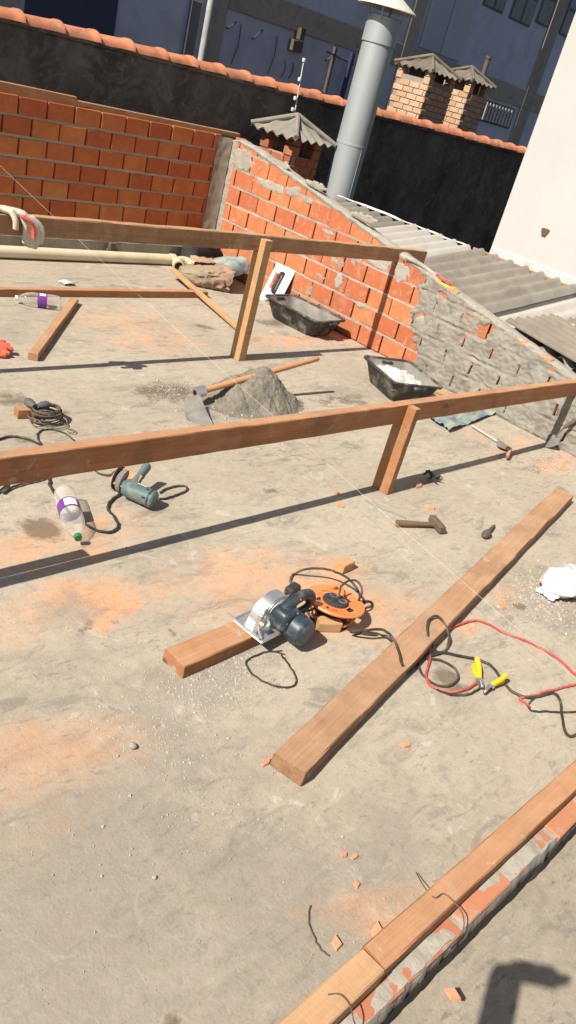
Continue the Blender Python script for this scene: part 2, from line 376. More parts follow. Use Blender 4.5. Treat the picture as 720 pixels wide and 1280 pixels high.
# ================================================================== SETTING
WX, WY = 5.691, 6.44          # faces of the two brick walls
def floormat(name, tone=1.):
    t = NT(name); v = t.mapped((1, 1, 1), rand=False)
    at = t.n('Attribute'); at.attribute_name = 'stain'; sc = t.n('SeparateColor'); t.l(at.outputs['Color'], sc.inputs[0])
    n1 = t.ramp(t.noise(v, 1.1, 6, .6, .5), [(.32, 0.), (.70, 1.)])
    k = lambda c: tuple(q*tone for q in c)
    col = t.mix(n1, k((.355, .302, .232)), k((.47, .408, .322)))
    n2 = t.ramp(t.noise(v, 5.5, 7, .7, .6), [(.36, 0.), (.66, 1.)])
    col = t.mix(t.math('MULTIPLY', n2, .42), col, k((.455, .405, .325)))
    # scuffs: grey smudges, stretched by trowelling
    rt = t.n('Mapping'); rt.inputs['Rotation'].default_value = (0, 0, R(38)); rt.inputs['Scale'].default_value = (1, 2.6, 1); t.l(v, rt.inputs[0])
    s1 = t.ramp(t.noise(rt.outputs[0], 3.6, 9, .72, .9), [(.52, 0.), (.62, 1.)])
    s2 = t.ramp(t.noise(v, 1.7, 4, .5), [(.40, 0.), (.56, 1.)])
    col = t.mix(t.math('MULTIPLY', t.math('MULTIPLY', s1, s2), .68), col, k((.185, .17, .15)))
    s3 = t.ramp(t.noise(rt.outputs[0], 17, 6, .74, .5), [(.56, 0.), (.66, 1.)]); s4 = t.ramp(t.noise(v, 3.1, 5, .6), [(.44, 0.), (.58, 1.)])
    col = t.mix(t.math('MULTIPLY', t.math('MULTIPLY', s3, s4), .6), col, k((.185, .168, .146)))
    s5 = t.ramp(t.noise(v, 24, 6, .75, .3), [(.42, 0.), (.62, 1.)]); col = t.mix(t.math('MULTIPLY', s5, .28), col, k((.27, .235, .185)))
    # hard-edged mortar splashes, pale and dark, and swept trowel arcs
    e1 = t.ramp(t.noise(v, 7.5, 5, .62, 1.2), [(.635, 0.), (.655, 1.)]); col = t.mix(t.math('MULTIPLY', e1, .5), col, k((.52, .485, .42)))
    e2 = t.ramp(t.noise(v, 11, 5, .6, .8), [(.66, 0.), (.68, 1.)]); col = t.mix(t.math('MULTIPLY', e2, .45), col, k((.17, .155, .135)))
    wa = t.n('TexWave', wave_type='RINGS'); wa.inputs['Scale'].default_value = 1.6; wa.inputs['Distortion'].default_value = 9.; wa.inputs['Detail'].default_value = 4.; wa.inputs['Detail Scale'].default_value = 2.2; t.l(v, wa.inputs['Vector'])
    e3 = t.math('MULTIPLY', t.ramp(wa.outputs[1], [(.80, 0.), (.97, 1.)]), t.ramp(t.noise(v, 2.6, 4, .6), [(.5, 0.), (.62, 1.)])); col = t.mix(t.math('MULTIPLY', e3, .32), col, k((.21, .19, .16)))
    # fine speckle
    sp = t.ramp(t.noise(v, 95, 3, .6), [(.62, 0.), (.70, 1.)])
    col = t.mix(t.math('MULTIPLY', sp, .4), col, k((.20, .17, .14)))
    sp2 = t.ramp(t.noise(v, 70, 3, .6), [(.66, 0.), (.72, 1.)])
    col = t.mix(t.math('MULTIPLY', sp2, .35), col, k((.60, .55, .47)))
    # hairline cracks
    vo = t.n('TexVoronoi', feature='DISTANCE_TO_EDGE'); vo.inputs['Scale'].default_value = .9
    dv = t.n('Mix', data_type='VECTOR'); dv.inputs[0].default_value = .18; t.l(v, dv.inputs[4]); nn = t.n('TexNoise'); nn.inputs['Scale'].default_value = 4.; t.l(v, nn.inputs['Vector']); t.l(nn.outputs[1], dv.inputs[5]); t.l(dv.outputs[1], vo.inputs['Vector'])
    cr = t.ramp(vo.outputs[0], [(0., 1.), (.006, 0.)])
    col = t.mix(t.math('MULTIPLY', t.math('MULTIPLY', cr, s2), .12), col, k((.16, .14, .12)))
    # sawdust / brick dust, damp, cement grit
    br = t.noise(v, 6.5, 7, .72, .8); br2 = t.noise(v, 34, 5, .65)
    brk = t.math('ADD', t.math('MULTIPLY', br, 2.0), t.math('MULTIPLY', br2, .8))
    def patch(ch, lo, hi):
        q = t.math('ADD', sc.outputs[ch], t.math('SUBTRACT', brk, 1.42))
        q = t.math('MULTIPLY', q, t.math('MINIMUM', t.math('MULTIPLY', sc.outputs[ch], 4.), 1.))
        return t.ramp(q, [(lo, 0.), (hi, 1.)])
    d = patch(0, .10, .85)
    col = t.mix(t.math('MULTIPLY', d, .62), col, (.70, .325, .15))
    g_ = patch(2, .12, .7); col = t.mix(t.math('MULTIPLY', g_, .62), col, t.mix(br2, (.19, .168, .138), (.315, .28, .232)))
    col = t.mix(t.math('MULTIPLY', t.math('MULTIPLY', s3, s4), .42), col, k((.16, .148, .132)))
    s6 = t.ramp(t.noise(rt.outputs[0], 6.5, 7, .76, 1.1), [(.52, 0.), (.61, 1.)]); col = t.mix(t.math('MULTIPLY', s6, .24), col, k((.185, .172, .152)))
    s7 = t.ramp(t.noise(v, 3.3, 6, .7, .6), [(.50, 0.), (.70, 1.)]); col = t.mix(t.math('MULTIPLY', s7, .22), col, k((.47, .42, .335)))
    w = patch(1, .15, .6); col = t.mix(t.math('MULTIPLY', w, .8), col, (.155, .115, .08))
    h = t.math('ADD', t.math('MULTIPLY', t.noise(v, 20, 6, .7), .6), t.math('MULTIPLY', t.noise(v, 110, 4, .6), .25))
    nb = t.bump(h, .5, .012)
    return t.done(col, .93, nb, 0, .15)
m_floor = floormat('bare_concrete_slab'); m_floor2 = floormat('bare_concrete_slab_near', .80)
# stains on the slab, each with its place, size (m), turn and strength
DUST = [(108, 742, .10, .2, 70, 1.3), (140, 765, .13, .05, 30, 1.3), (165, 755, .12, .05, 30, .9), (70, 950, .34, .14, -8, .75), (40, 930, .25, .12, -8, .6), (20, 690, .5, .14, 10, .6),
        (300, 725, .45, .26, 0, .62), (390, 735, .36, .20, 0, .8), (455, 770, .34, .16, 0, .72), (500, 760, .3, .12, 0, .5), (150, 400, .6, .35, 0, .42), (190, 425, .5, .3, 0, .45), (360, 425, .5, .18, 0, .6), (420, 420, .4, .2, 0, .7),
        (462, 1125, .22, .04, 155, .9), (478, 1150, .12, .05, 150, .9), (640, 740, .2, .08, 0, .5), (585, 785, .16, .05, 10, .55), (640, 560, .6, .10, 190, .5), (700, 575, .5, .12, 190, .6), (130, 655, .25, .16, 0, .5), (100, 690, .4, .1, 0, .5),
        (120, 925, .2, .06, 0, .5), (60, 1040, .25, .1, 0, .3), (240, 740, .35, .2, 0, .45), (15, 770, .2, .12, 0, .4), (500, 470, .4, .12, 100, .5), (600, 545, .2, .12, 0, .4), (60, 770, .4, .25, 0, .3)]
DAMP = [(375, 392, .17, .38, 0, 1.1), (345, 403, .22, .10, 0, .9), (415, 395, .12, .3, 0, 1.), (340, 613, .05, .025, -20, 1.3), (52, 660, .07, .11, 20, 1.), (15, 498, .12, .10, 0, .7), (30, 550, .05, .04, 0, .8), (80, 515, .04, .03, 0, .9),
        (556, 845, .05, .05, 0, 1.1), (575, 862, .05, .03, 0, .8), (208, 490, .22, .14, 0, .8), (255, 408, .12, .05, -30, .8), (650, 757, .035, .02, -20, 1.3), (215, 790, .02, .02, 0, .5), (212, 1278, .03, .018, 0, 1.6), (535, 605, .04, .03, 0, .5),
        (430, 500, .3, .12, 0, .5), (105, 787, .07, .02, 30, .6)]
GRIT = [(150, 1180, .75, .5, 50, .95), (330, 1180, .5, .4, 50, .9), (40, 1250, .6, .5, 50, .95), (200, 1060, .4, .25, 50, .8), (480, 1080, .4, .2, 30, .7), (300, 1030, .35, .2, 40, .55), (60, 850, .35, .2, 0, .5), (270, 845, .22, .13, 20, 1.1), (215, 860, .22, .12, 20, .8), (200, 905, .12, .26, 0, .75), (160, 880, .2, .15, 0, .5), (290, 820, .3, .06, 20, 1.1), (335, 830, .12, .05, 0, .6), (270, 990, .30, .035, 140, .6), (320, 905, .04, .1, 0, .4),
        (310, 505, .48, .34, 0, 1.0), (220, 490, .26, .2, 0, .9), (420, 490, .36, .16, 0, .7), (690, 745, .3, .22, 0, .9), (720, 770, .3, .12, 0, .8), (640, 730, .1, .1, 0, .5), (230, 760, .3, .1, 0, .4), (90, 760, .2, .12, 40, .6), (60, 1010, .1, .08, 0, .6), (10, 420, .15, .15, 0, .5),
        (590, 700, .25, .04, 30, .35), (620, 850, .3, .05, 160, .35), (510, 1010, .2, .12, 30, .5), (450, 1040, .2, .12, 0, .35), (560, 880, .2, .05, 0, .3)]
def stained_sheet(name, x0, x1, y0, y1, step, m, z=0., under=.14):
    nx, ny = int((x1-x0)/step), int((y1-y0)/step)
    xs = np.linspace(x0, x1, nx+1); ys = np.linspace(y0, y1, ny+1); XX, YY = np.meshgrid(xs, ys, indexing='ij')
    st = np.zeros((nx+1, ny+1, 4)); st[..., 3] = 1
    for ch, L in enumerate((DUST, DAMP, GRIT)):
        for px, py, a, b, ang, k in L:
            p = G(px, py); ca, sa = math.cos(R(ang)), math.sin(R(ang))
            u = (XX-p.x)*ca+(YY-p.y)*sa; w = -(XX-p.x)*sa+(YY-p.y)*ca
            q = np.exp(-1.1*((u/a)**2+(w/b)**2))*k
            st[..., ch] = np.maximum(st[..., ch], np.clip(q, 0, 1.3))
    zz = np.zeros_like(XX)
    for i in range(nx+1):
        for j in range(ny+1):
            zz[i, j] = .0035*noise.noise(Vector((XX[i, j]*.9, YY[i, j]*.9, 1)))-.0015
    vs = [Vector((XX[i, j], YY[i, j], z+zz[i, j])) for i in range(nx+1) for j in range(ny+1)]
    mb = MB(); mb.v = vs; w = ny+1
    mb.f = [(i*w+j, (i+1)*w+j, (i+1)*w+j+1, i*w+j+1) for i in range(nx) for j in range(ny)]
    me = bpy.data.meshes.new(name); me.from_pydata([tuple(v) for v in vs], [], mb.f); me.materials.append(m)
    ca_ = me.color_attributes.new('stain', 'FLOAT_COLOR', 'POINT'); ca_.data.foreach_set('color', st.reshape(-1, 4).astype(np.float32).ravel())
    me.polygons.foreach_set('use_smooth', [True]*len(me.polygons))
    o = link(name, me); tag(o, kind='structure'); return o
floor = stained_sheet('floor', -.6, 5.74, .36, 6.5, .028, m_floor); tag(floor, 'dusty bare concrete roof slab with sawdust stains')
near = stained_sheet('near_slab', -.6, 5.74, -1.6, .37, .05, m_floor2, -.05); tag(near, 'grey concrete slab in front of the low brick kerb')
mb = MB(); mb.box((-3.5, -4, -.35), (5.70, 6.55, -.075)); mb.box((-3.5, -4, -.034), (-.61, 6.55, -.006)); mb.box((-.6, -4, -.034), (-.59, -1.61, -.033))
o = mb.build('roof_slab_body', m_mortar); tag(o, 'concrete slab edge under the floor', kind='structure')
mb = MB(); mb.box((-300, -300, -3.4), (300, 300, -3.2)); o = mb.build('ground', mat('street_asphalt', (.05, .05, .05), (.07, .068, .065), .95, .5)); tag(o, 'asphalt ground far below the roof', kind='structure')

# ------------------------------------------------------------------ brick pieces
def clip(poly, a, b, c):      # keep a*u+b*v <= c
    out = []
    for i in range(len(poly)):
        p, q = poly[i], poly[(i+1) % len(poly)]
        dp, dq = a*p[0]+b*p[1]-c, a*q[0]+b*q[1]-c
        if dp <= 0: out.append(p)
        if dp*dq < 0:
            t = dp/(dp-dq); out.append((p[0]+(q[0]-p[0])*t, p[1]+(q[1]-p[1])*t))
    return out
def brick_mesh(name, l, h, d, m, seed):
    rr = random.Random(seed); bm = bmesh.new(); bmesh.ops.create_cube(bm, size=1)
    for v in bm.verts: v.co = Vector((v.co.x*l, v.co.y*d, v.co.z*h)) + Vector((rr.uniform(-.002, .002), 0, rr.uniform(-.0025, .0025)))
    bmesh.ops.bevel(bm, geom=bm.edges[:], offset=.0045, segments=1, affect='EDGES')
    for v in bm.verts: v.co += Vector((rr.uniform(-.001, .001), rr.uniform(-.0012, .0012), rr.uniform(-.001, .001)))
    me = bpy.data.meshes.new(name); bm.to_mesh(me); bm.free(); me.materials.append(m); return me

# ------------------------------------------------------------------ left brick wall (faces the camera, in shade)
lw = thing('brick_wall', 'shaded orange hollow brick wall closing the back of the slab', 'wall', (3.4, WY+.06, 0))
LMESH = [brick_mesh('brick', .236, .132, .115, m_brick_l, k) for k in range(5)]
TOPL, CH, CL = 1.235, .150, .2495
for c in range(7):
    zc = TOPL-.068-c*CH
    off = 3.478 + (.128 if c % 2 else 0) + [0, .0, .03, -.01, .02, -.02, .01][c]
    k0 = -6
    for k in range(k0, 10):
        xc = off+CL*(k+.5)
        if xc < 2.05: continue
        x0, x1 = xc-.118, xc+.118
        if x0 > 5.54: break
        if x1 > 5.56:
            x1 = 5.56
            if x1-x0 < .012: break
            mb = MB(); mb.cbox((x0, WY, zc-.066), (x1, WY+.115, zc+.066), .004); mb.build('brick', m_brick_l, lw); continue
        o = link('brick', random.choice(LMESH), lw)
        o.location = Vector((xc, WY+.0575+random.uniform(-.003, .003), zc+random.uniform(-.002, .002)))-Vector((3.4, WY+.06, 0))
        o.rotation_euler = (random.uniform(-.008, .008), random.uniform(-.012, .012), random.uniform(-.012, .012))
    mb = MB(); n = 60; zb = zc-.075
    for i in range(n+1):
        x = 2.1+(5.6-2.1)*i/n; e = .003*nz(x, zb, 0, 30)
        for y, z in ((WY+.004+e, zb-.0105+e), (WY+.004+e, zb+.0105+e), (WY+.11, zb+.0105), (WY+.11, zb-.0105)): mb.v.append(Vector((x, y, z)))
    for i in range(n):
        for k in range(4): mb.f.append((i*4+k, i*4+(k+1) % 4, (i+1)*4+(k+1) % 4, (i+1)*4+k))
    mb.build('mortar_bed', m_mortar_d, lw)
MB().box((2.1, WY+.07, .18), (5.6, WY+.112, TOPL-.02)).build('wall_core', m_gap, lw)
def rough_slab(mb, fn, nu, nv): mb.grid(fn, nu, nv)
mb = MB(); mb.cbox((1.9, WY-.012, -.02), (5.66, WY+.12, .172), .008); mb.build('plinth', m_plaster, lw)
mb = MB()
mb.grid(lambda u, v: (5.525+.15*u+.008*nz(v*6, u), WY-.006-.006*nz(u*3, v*14, 3)-.03*u*u, .17+1.05*v), 8, 60)
mb.build('corner_mortar', m_mortar_d, lw, True)
# timber strips lying on top of that wall
o = board('wood_plank', (1.7, WY+.035, TOPL+.042), (3.985, WY+.035, TOPL+.030), .05, .078, m_wood); tag(o, 'thicker timber strip on top of the shaded brick wall, left one', 'plank', 'timber strips on the wall')
o = board('wood_plank', (3.99, WY+.045, TOPL+.020), (5.80, WY+.045, TOPL+.012), .05, .046, m_wood_d); tag(o, 'thinner timber strip on top of the shaded brick wall, ending at the corner', 'plank', 'timber strips on the wall')

# ------------------------------------------------------------------ right brick wall (sunlit, raked top, half rendered)
TS, TZ = .184, .512
def ztop(y): return TZ+TS*(y-2.29)
rw = thing('raked_brick_wall', 'sunlit orange brick wall with sloping top, its near half smeared with grey render', 'wall', (WX+.06, 3.5, 0))
RH, RL = .1625, .2635
RMESH = [brick_mesh('brick', .250, .148, .115, m_brick, 20+k) for k in range(6)]
for rmm in RMESH: rmm.transform(Matrix.Rotation(R(90), 4, 'Z'))
Y_END = .7
for c in range(8):
    z0, z1 = c*RH+.006, c*RH+.006+.149
    off = (4.04 if c % 2 == 0 else 4.18)+[0, .0, .02, -.03, .02, .0, -.04, .02][c]
    for k in range(-16, 12):
        ya, yb = off+RL*k+.006, off+RL*(k+1)-.006
        ya, yb = ya+random.uniform(-.004, .004), yb+random.uniform(-.004, .004)
        if yb < Y_END or ya > 6.36: continue
        yb = min(yb, 6.385)
        if yb-ya < .03: continue
        full = z1 < ztop(ya)-.03 and yb-ya > .24
        if full:
            o = link('brick', random.choice(RMESH), rw)
            o.location = Vector((WX+.0575+random.uniform(-.003, .004), (ya+yb)/2, (z0+z1)/2+random.uniform(-.003, .003)))-Vector((WX+.06, 3.5, 0))
            o.rotation_euler = (random.uniform(-.012, .012), random.uniform(-.01, .01), random.uniform(-.012, .012))
        else:
            poly = clip([(ya, z0), (yb, z0), (yb, z1), (ya, z1)], -TS, 1, TZ-TS*2.29-.022)
            if len(poly) < 3: continue
            ar = abs(sum(poly[i][0]*poly[(i+1) % len(poly)][1]-poly[(i+1) % len(poly)][0]*poly[i][1] for i in range(len(poly))))/2
            if ar < .0035: continue
            dx = random.uniform(-.003, .003)
            MB().prism(poly, lambda y, z: (WX+dx, y, z), lambda y, z: (WX+.115, y, z)).build('brick', m_brick, rw)
    # bed joint, squeezed out unevenly
    if c:
        zb = c*RH-.0005; yt = 2.29+(zb+.03-TZ)/TS; y0 = max(Y_END, yt); n = int((6.4-y0)/.03); mb = MB()
        for i in range(n+1):
            y = y0+(6.4-y0)*i/n; e = .005*nz(y, zb, 2, 22)+.003*nz(y, zb, 7, 60); w = .010+.004*nz(y, zb, 5, 14)
            for x, z in ((WX+.001-e, zb-w), (WX+.001-e, zb+w), (WX+.1, zb+w), (WX+.1, zb-w)): mb.v.append(Vector((x, y, z)))
        for i in range(n):
            for k in range(4): mb.f.append((i*4+k, i*4+(k+1) % 4, (i+1)*4+(k+1) % 4, (i+1)*4+k))
        mb.build('mortar_bed', m_mortar, rw)
MB().prism([(Y_END, .0), (6.4, .0), (6.4, ztop(6.2)-.05), (6.2, ztop(6.2)-.05), (Y_END, ztop(Y_END)-.05)], lambda y, z: (WX+.062, y, z), lambda y, z: (WX+.113, y, z)).build('wall_core', m_gap, rw)
# mortar filled upright joints and patches on the face: real lumps with ragged rims
def smear(name, m, y0, y1, z0, z1, mask, thick=.008, step=.011, x=WX, amp=.006, freq=14., course=None):
    ny, nz_ = max(2, int((y1-y0)/step)), max(2, int((z1-z0)/step)); mb = MB(); idx = {}
    def vid(i, j):
        if (i, j) not in idx:
            y = y0+(y1-y0)*i/ny; z = z0+(z1-z0)*j/nz_; k = mask(y, z)
            rim = min(1., max(0., k)*5)
            h = (-.004+(thick+.004)*rim)+(course(y, z)*rim if course else 0) + amp*nz(y, z, 1, freq)*rim + amp*.5*nz(y, z, 4, freq*3.2)*rim
            idx[(i, j)] = len(mb.v); mb.v.append(Vector((x-h, y+.2*step*nz(y, z, 8, 60), z+.2*step*nz(y, z, 9, 60))))
        return idx[(i, j)]
    for i in range(ny):
        for j in range(nz_):
            yc = y0+(y1-y0)*(i+.5)/ny; zc = z0+(z1-z0)*(j+.5)/nz_
            if mask(yc, zc) > 0: mb.f.append((vid(i, j), vid(i+1, j), vid(i+1, j+1), vid(i, j+1)))
    if mb.f: return mb.build(name, m, rw, 'full')
def blob(cy, cz, ry, rz, rag=.5):
    return lambda y, z: (1-((y-cy)/ry)**2-((z-cz)/rz)**2)+rag*nz(y, z, cy*7, 16)+rag*.5*nz(y, z, cz*9, 40)
def px_blob(px, py, ry, rz, rag=.5):
    p = OX(px, py, WX); return (p.y-ry*1.5, p.y+ry*1.5, p.z-rz*1.5, p.z+rz*1.5, blob(p.y, p.z, ry, rz, rag))
for (px, py, ry, rz) in [(600-230, 300-62, .06, .03), (410, 290, .09, .02), (470, 330, .12, .03), (450, 380, .07, .025), (400, 345, .06, .02), (303, 200, .17, .09), (340, 233, .24, .045), (365, 240, .10, .04), (385, 250, .08, .03), (420, 323, .055, .06), (445, 325, .06, .06), (481, 325, .10, .08), (502, 342, .085, .075), (422, 352, .045, .075), (387, 363, .03, .06), (426, 330, .03, .05), (545, 390, .16, .06), (530, 405, .09, .06), (455, 272, .16, .03), (395, 232, .12, .03), (352, 205, .12, .03)]:
    smear('mortar_patch', m_mortar, *px_blob(px, py, ry, rz, .85), .0045)
smear('mortar_patch', m_mortar, 6.3, 6.42, .0, 1.2, lambda y, z: (y-6.345)*14+.25*nz(y, z, 3, 18)+.1, .006)
# the rendered near half with open upright joints left as slots
slots = []
for c in range(1, 6):
    for k in range(12):
        y = (4.04 if (c-1) % 2 == 0 else 4.18)+[0, .0, .02, -.03, .02, .0, -.04, .02][c-1]-RL*k; z = c*RH-.082+random.uniform(-.01, .01)
        if random.random() < .8: slots.append((y, z, random.uniform(.028, .05), random.uniform(-.06, .06)))
def rmask(y, z):
    edge = 3.66+(z-.1)*.55 if z < .32 else 3.78+(z-.32)*.25
    k = (edge-y)*4.5+.55*nz(y, z, 3, 9)+.25*nz(y, z, 5, 30)
    k = min(k, 1.3+2.2*nz(y, z*1.6, 11, 4.5)+.8*nz(y, z, 12, 17))
    k = min(k, (ztop(y)-.004-z)*22+.3*nz(y, z, 6, 12))
    for sy, sz, h, sl_ in slots:
        if abs(z-sz) < h and abs(y-sy-(z-sz)*sl_) < .0055: return -1
    return k
def cgroove(y, z):
    d = abs((z/RH) % 1-.0); d = min(d, 1-d)*RH; w = .5+.9*nz(y, z, 2, 5)
    return (-.012*max(0, 1-d/.012)+.007*max(0, 1-abs(d-.022)/.014))*w+.006*nz(y, z*2.5, 5, 26)
smear('render_coat', m_plaster, Y_END, 4.0, .0, .84, rmask, .010, .0095, WX, .015, 9., cgroove)
# raked mortar capping along the top
mb = MB(); n = 190
for i in range(n+1):
    y = Y_END+(6.42-Y_END)*i/n; zt = min(ztop(y), 1.222+.02*nz(y, 0, 0, 8)); a = .010*nz(y, 1, 1, 9)+.006*nz(y, 2, 2, 33)
    lo = .030+.022*nz(y, 3, 3, 11)+.01*nz(y, 3, 5, 40)
    for x, z in ((WX-.003, zt-lo-.004), (WX-.010-a*.4, zt-lo*.45), (WX+.006, zt+a*.6), (WX+.06, zt+.006+a), (WX+.112, zt+a*.5), (WX+.124, zt-.05)): mb.v.append(Vector((x, y, z)))
for i in range(n):
    for k in range(5): mb.f.append((i*6+k, i*6+k+1, (i+1)*6+k+1, (i+1)*6+k))
mb.build('mortar_capping', m_mortar, rw, True)
for px, py in ((600, 393), (650, 424), (683, 446), (566, 362), (545, 348)):
    p = OX(px, py, WX); MB().cbox((WX-.008, p.y-.055, -.035), (WX+.04, p.y+.055, .004), .008, Matrix.Translation((0, p.y, 0)) @ Matrix.Identity(4) @ Matrix.Translation((0, -p.y, p.z)) ).build('brick_fragment', m_chip, rw)

# ------------------------------------------------------------------ low kerb of bricks at the bottom right, timber lying on it
kt = thing('low_brick_kerb', 'low kerb of mortared bricks crossing the bottom right corner', 'kerb', (2.2, .36, 0))
KM = [brick_mesh('brick', .245, .075, .115, m_brick_k, 60+k) for k in range(3)]
for k in range(-6, 16):
    o = link('brick', random.choice(KM), kt); o.location = Vector((.2+.262*k+random.uniform(-.006, .006), .384+random.uniform(-.004, .004), .018))-Vector((2.2, .36, 0))
    o.rotation_euler = (random.uniform(-.03, .03), random.uniform(-.02, .02), random.uniform(-.03, .03))
mb = MB(); nx_, ny_ = 420, 16
def kerbfn(u, v):
    x = -1.4+5.8*u; a = .008*nz(x, 0, 0, 5)+.006*nz(x, 0, 3, 19)
    if v < .001: return (x, .319+a, -.075)
    if v < .07: return (x, .317+a, .022)
    if v > .97: return (x, .462+a, -.02)
    t = (v-.0625)/.875; y = .320+a*(1-t)+.140*t
    z = .0505+.0125*(.55+nz(x, y, 4, 4.2)+.5*nz(x, y, 2, 15))+.003*nz(x, y, 9, 45)
    if t < .02: z -= .008
    if t > .95: z = .02
    return (x, y, z)
mb.grid(kerbfn, nx_, ny_); mb.build('kerb_mortar', m_mortar, kt, True)
mb = MB(); mb.grid(lambda u, v: (-1.4+5.8*u, .313+.008*nz(-1.4+5.8*u, 0, 0, 5)+.006*nz(-1.4+5.8*u, 0, 3, 19)+.004*nz(u*60, v*3, 1), -.075+v*(.108+.010*nz(u*58, 3, 0, 2))), 300, 6); mb.build('kerb_face', m_kerb_shade, kt, True)  # dark strip: shade of the kerb's front put into its colour
# ------------------------------------------------------------------ dark boundary wall with ridge tiles
YD = 7.8
dw = thing('boundary_wall', 'tall mould-blackened boundary wall capped with terracotta tiles', 'wall', (7, YD+.1, -3.2))
mb = MB(); n = 90
mb.grid(lambda u, v: (1.5+14.5*u, YD-.006*nz(u*14.5, v*5, 1, 2.5)-.004*nz(u*14.5, v*5, 1, 9), -3.2+(1.68+3.2)*v), 110, 34)
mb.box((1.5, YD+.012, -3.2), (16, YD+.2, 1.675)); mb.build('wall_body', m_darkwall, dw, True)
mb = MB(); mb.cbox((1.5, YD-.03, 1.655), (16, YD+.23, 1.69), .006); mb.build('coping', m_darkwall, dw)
prof = [(-.5, 1.), (-.2, 1.0), (.2, 1.02), (.36, 1.06), (.40, 1.16), (.5, 1.18)]
def ridge_tile():
    mb = MB(); L = .44; K = 9; outer = []
    for rr_ in (1., .86):
        o = len(mb.v)
        for t, s_ in prof:
            for k in range(K+1):
                a = math.pi*(k/K); r_ = .098*s_*(1.08 if False else 1)*rr_
                mb.v.append(Vector((t*L, -math.cos(a)*r_*1.25, math.sin(a)*r_*.82)))
        w = K+1
        for i in range(len(prof)-1):
            for k in range(K): mb.f.append((o+i*w+k, o+i*w+k+1, o+(i+1)*w+k+1, o+(i+1)*w+k))
    me_o = mb.build('ridge_tile', m_tile, None, True); me = me_o.data; bpy.data.objects.remove(me_o); return me
TM = ridge_tile()
for k in range(-8, 30):
    x = 4.15+.4*k-.18
    if x < 1.6 or x > 15.8: continue
    o = link('ridge_tile', TM, dw); o.location = Vector((x+random.uniform(-.006, .006), YD+.09+random.uniform(-.006, .006), 1.692+random.uniform(-.003, .003)))-Vector((7, YD+.1, -3.2))
    o.rotation_euler = (random.uniform(-.03, .03), -.035+random.uniform(-.008, .008), random.uniform(-.015, .015))
# electric fence rod on the wall
p = OY(372, 152, 7.3)
er = thing('fence_rod', 'thin white rod with insulators standing before the dark wall', 'rod', (OY(378, 82, 7.62).x, 7.62, 1.0))
q0, q1 = OY(369, 155, 7.62), OY(380, 75, 7.62)
m_rodw = mat('white_rod', (.6, .6, .58), (.66, .66, .63), .5, 9, bump=0)
MB().tube([(q0.x, 7.62, .9), (q1.x, 7.62, q1.z)], .009, 6).build('rod', m_rodw, er)
for t in (.0, .3, .6, .78):
    z = q1.z+(q0.z-q1.z)*t; MB().lathe([(.0, -.02), (.018, -.02), (.022, 0), (.018, .02), (0, .02)], 8, Matrix.Translation((q1.x, 7.62, z))).build('insulator', m_rodw, er, True)
MB().box((q1.x-.02, 7.63, .95), (q1.x+.02, YD, 1.0)).build('bracket', m_iron, er)

# ------------------------------------------------------------------ white building at the right
wb = thing('white_building', 'sunlit white painted building wall at the right edge', 'building', (8.6, 2, -3.2))
XW = 7.62; YC = OX(611, 318, XW).y
mb = MB(); mb.box((XW, -6, -3.2), (XW+4, YC, 6.5)); mb.build('wall', m_white, wb)
hp = OX(681, 291, XW)
mb = MB(); mb.prism([(hp.y+.04*math.cos(a)*(1+.35*math.sin(3*a)), hp.z+.055*math.sin(a)*(1+.3*math.cos(2*a))) for a in [i*math.pi/6 for i in range(12)]], lambda y, z: (XW-.004, y, z), lambda y, z: (XW+.02, y, z)); mb.build('hole', m_gap, wb)
# flashing band at its foot
mb = MB(); n = 60
for i in range(n+1):
    y = YC-.02-i*(YC+1.)/n; e = .006*nz(y, 0, 0, 9)
    for x, z in ((XW-.004, .905+e), (XW-.03+e, .885+e), (XW-.04+e, .835), (XW-.085+e, .80), (XW-.10, .775)): mb.v.append(Vector((x, y, z)))
for i in range(n):
    for k in range(4): mb.f.append((i*5+k, i*5+k+1, (i+1)*5+k+1, (i+1)*5+k))
mb.build('flashing', m_flash, wb, True)

# ------------------------------------------------------------------ fibre cement roof beyond the raked wall
rf = thing('corrugated_roof', 'old corrugated fibre cement roof beyond the raked brick wall', 'roof', (6.6, 4, -3.2))
ZE, ZR, XE = .565, .795, 7.5
def roofz(x): return ZE+(ZR-ZE)*(x-5.82)/(XE-5.82)
def sheet(y0, y1, lift, m, x0=5.83, x1=XE, ph=0., pitch=.177, amp=.034):
    n = int((y1-y0)/pitch*10); mb = MB(); k = 14
    for s_, dz in ((1, 0), (0, -.007)):
        o = len(mb.v)
        for i in range(n+1):
            y = y0+(y1-y0)*i/n
            for j in range(k+1):
                x = x0+(x1-x0)*j/k
                mb.v.append(Vector((x+.008*nz(y, j, 3, 2), y, roofz(x)+lift+dz+amp*math.sin(2*math.pi*(y/pitch)+ph)+.004*nz(x, y, 1, 3))))
        w = k+1
        for i in range(n):
            for j in range(k): mb.f.append((o+i*w+j, o+(i+1)*w+j, o+(i+1)*w+j+1, o+i*w+j+1))
    return mb.build('roof_sheet', m, rf, True)
sheet(5.35, 6.5, .004, m_fibre); sheet(4.46, 5.42, .018, m_fibre_l); sheet(3.34, 4.53, .034, m_fibre); sheet(2.2, 3.42, -.015, m_fibre_l); sheet(.9, 2.3, -.02, m_fibre)
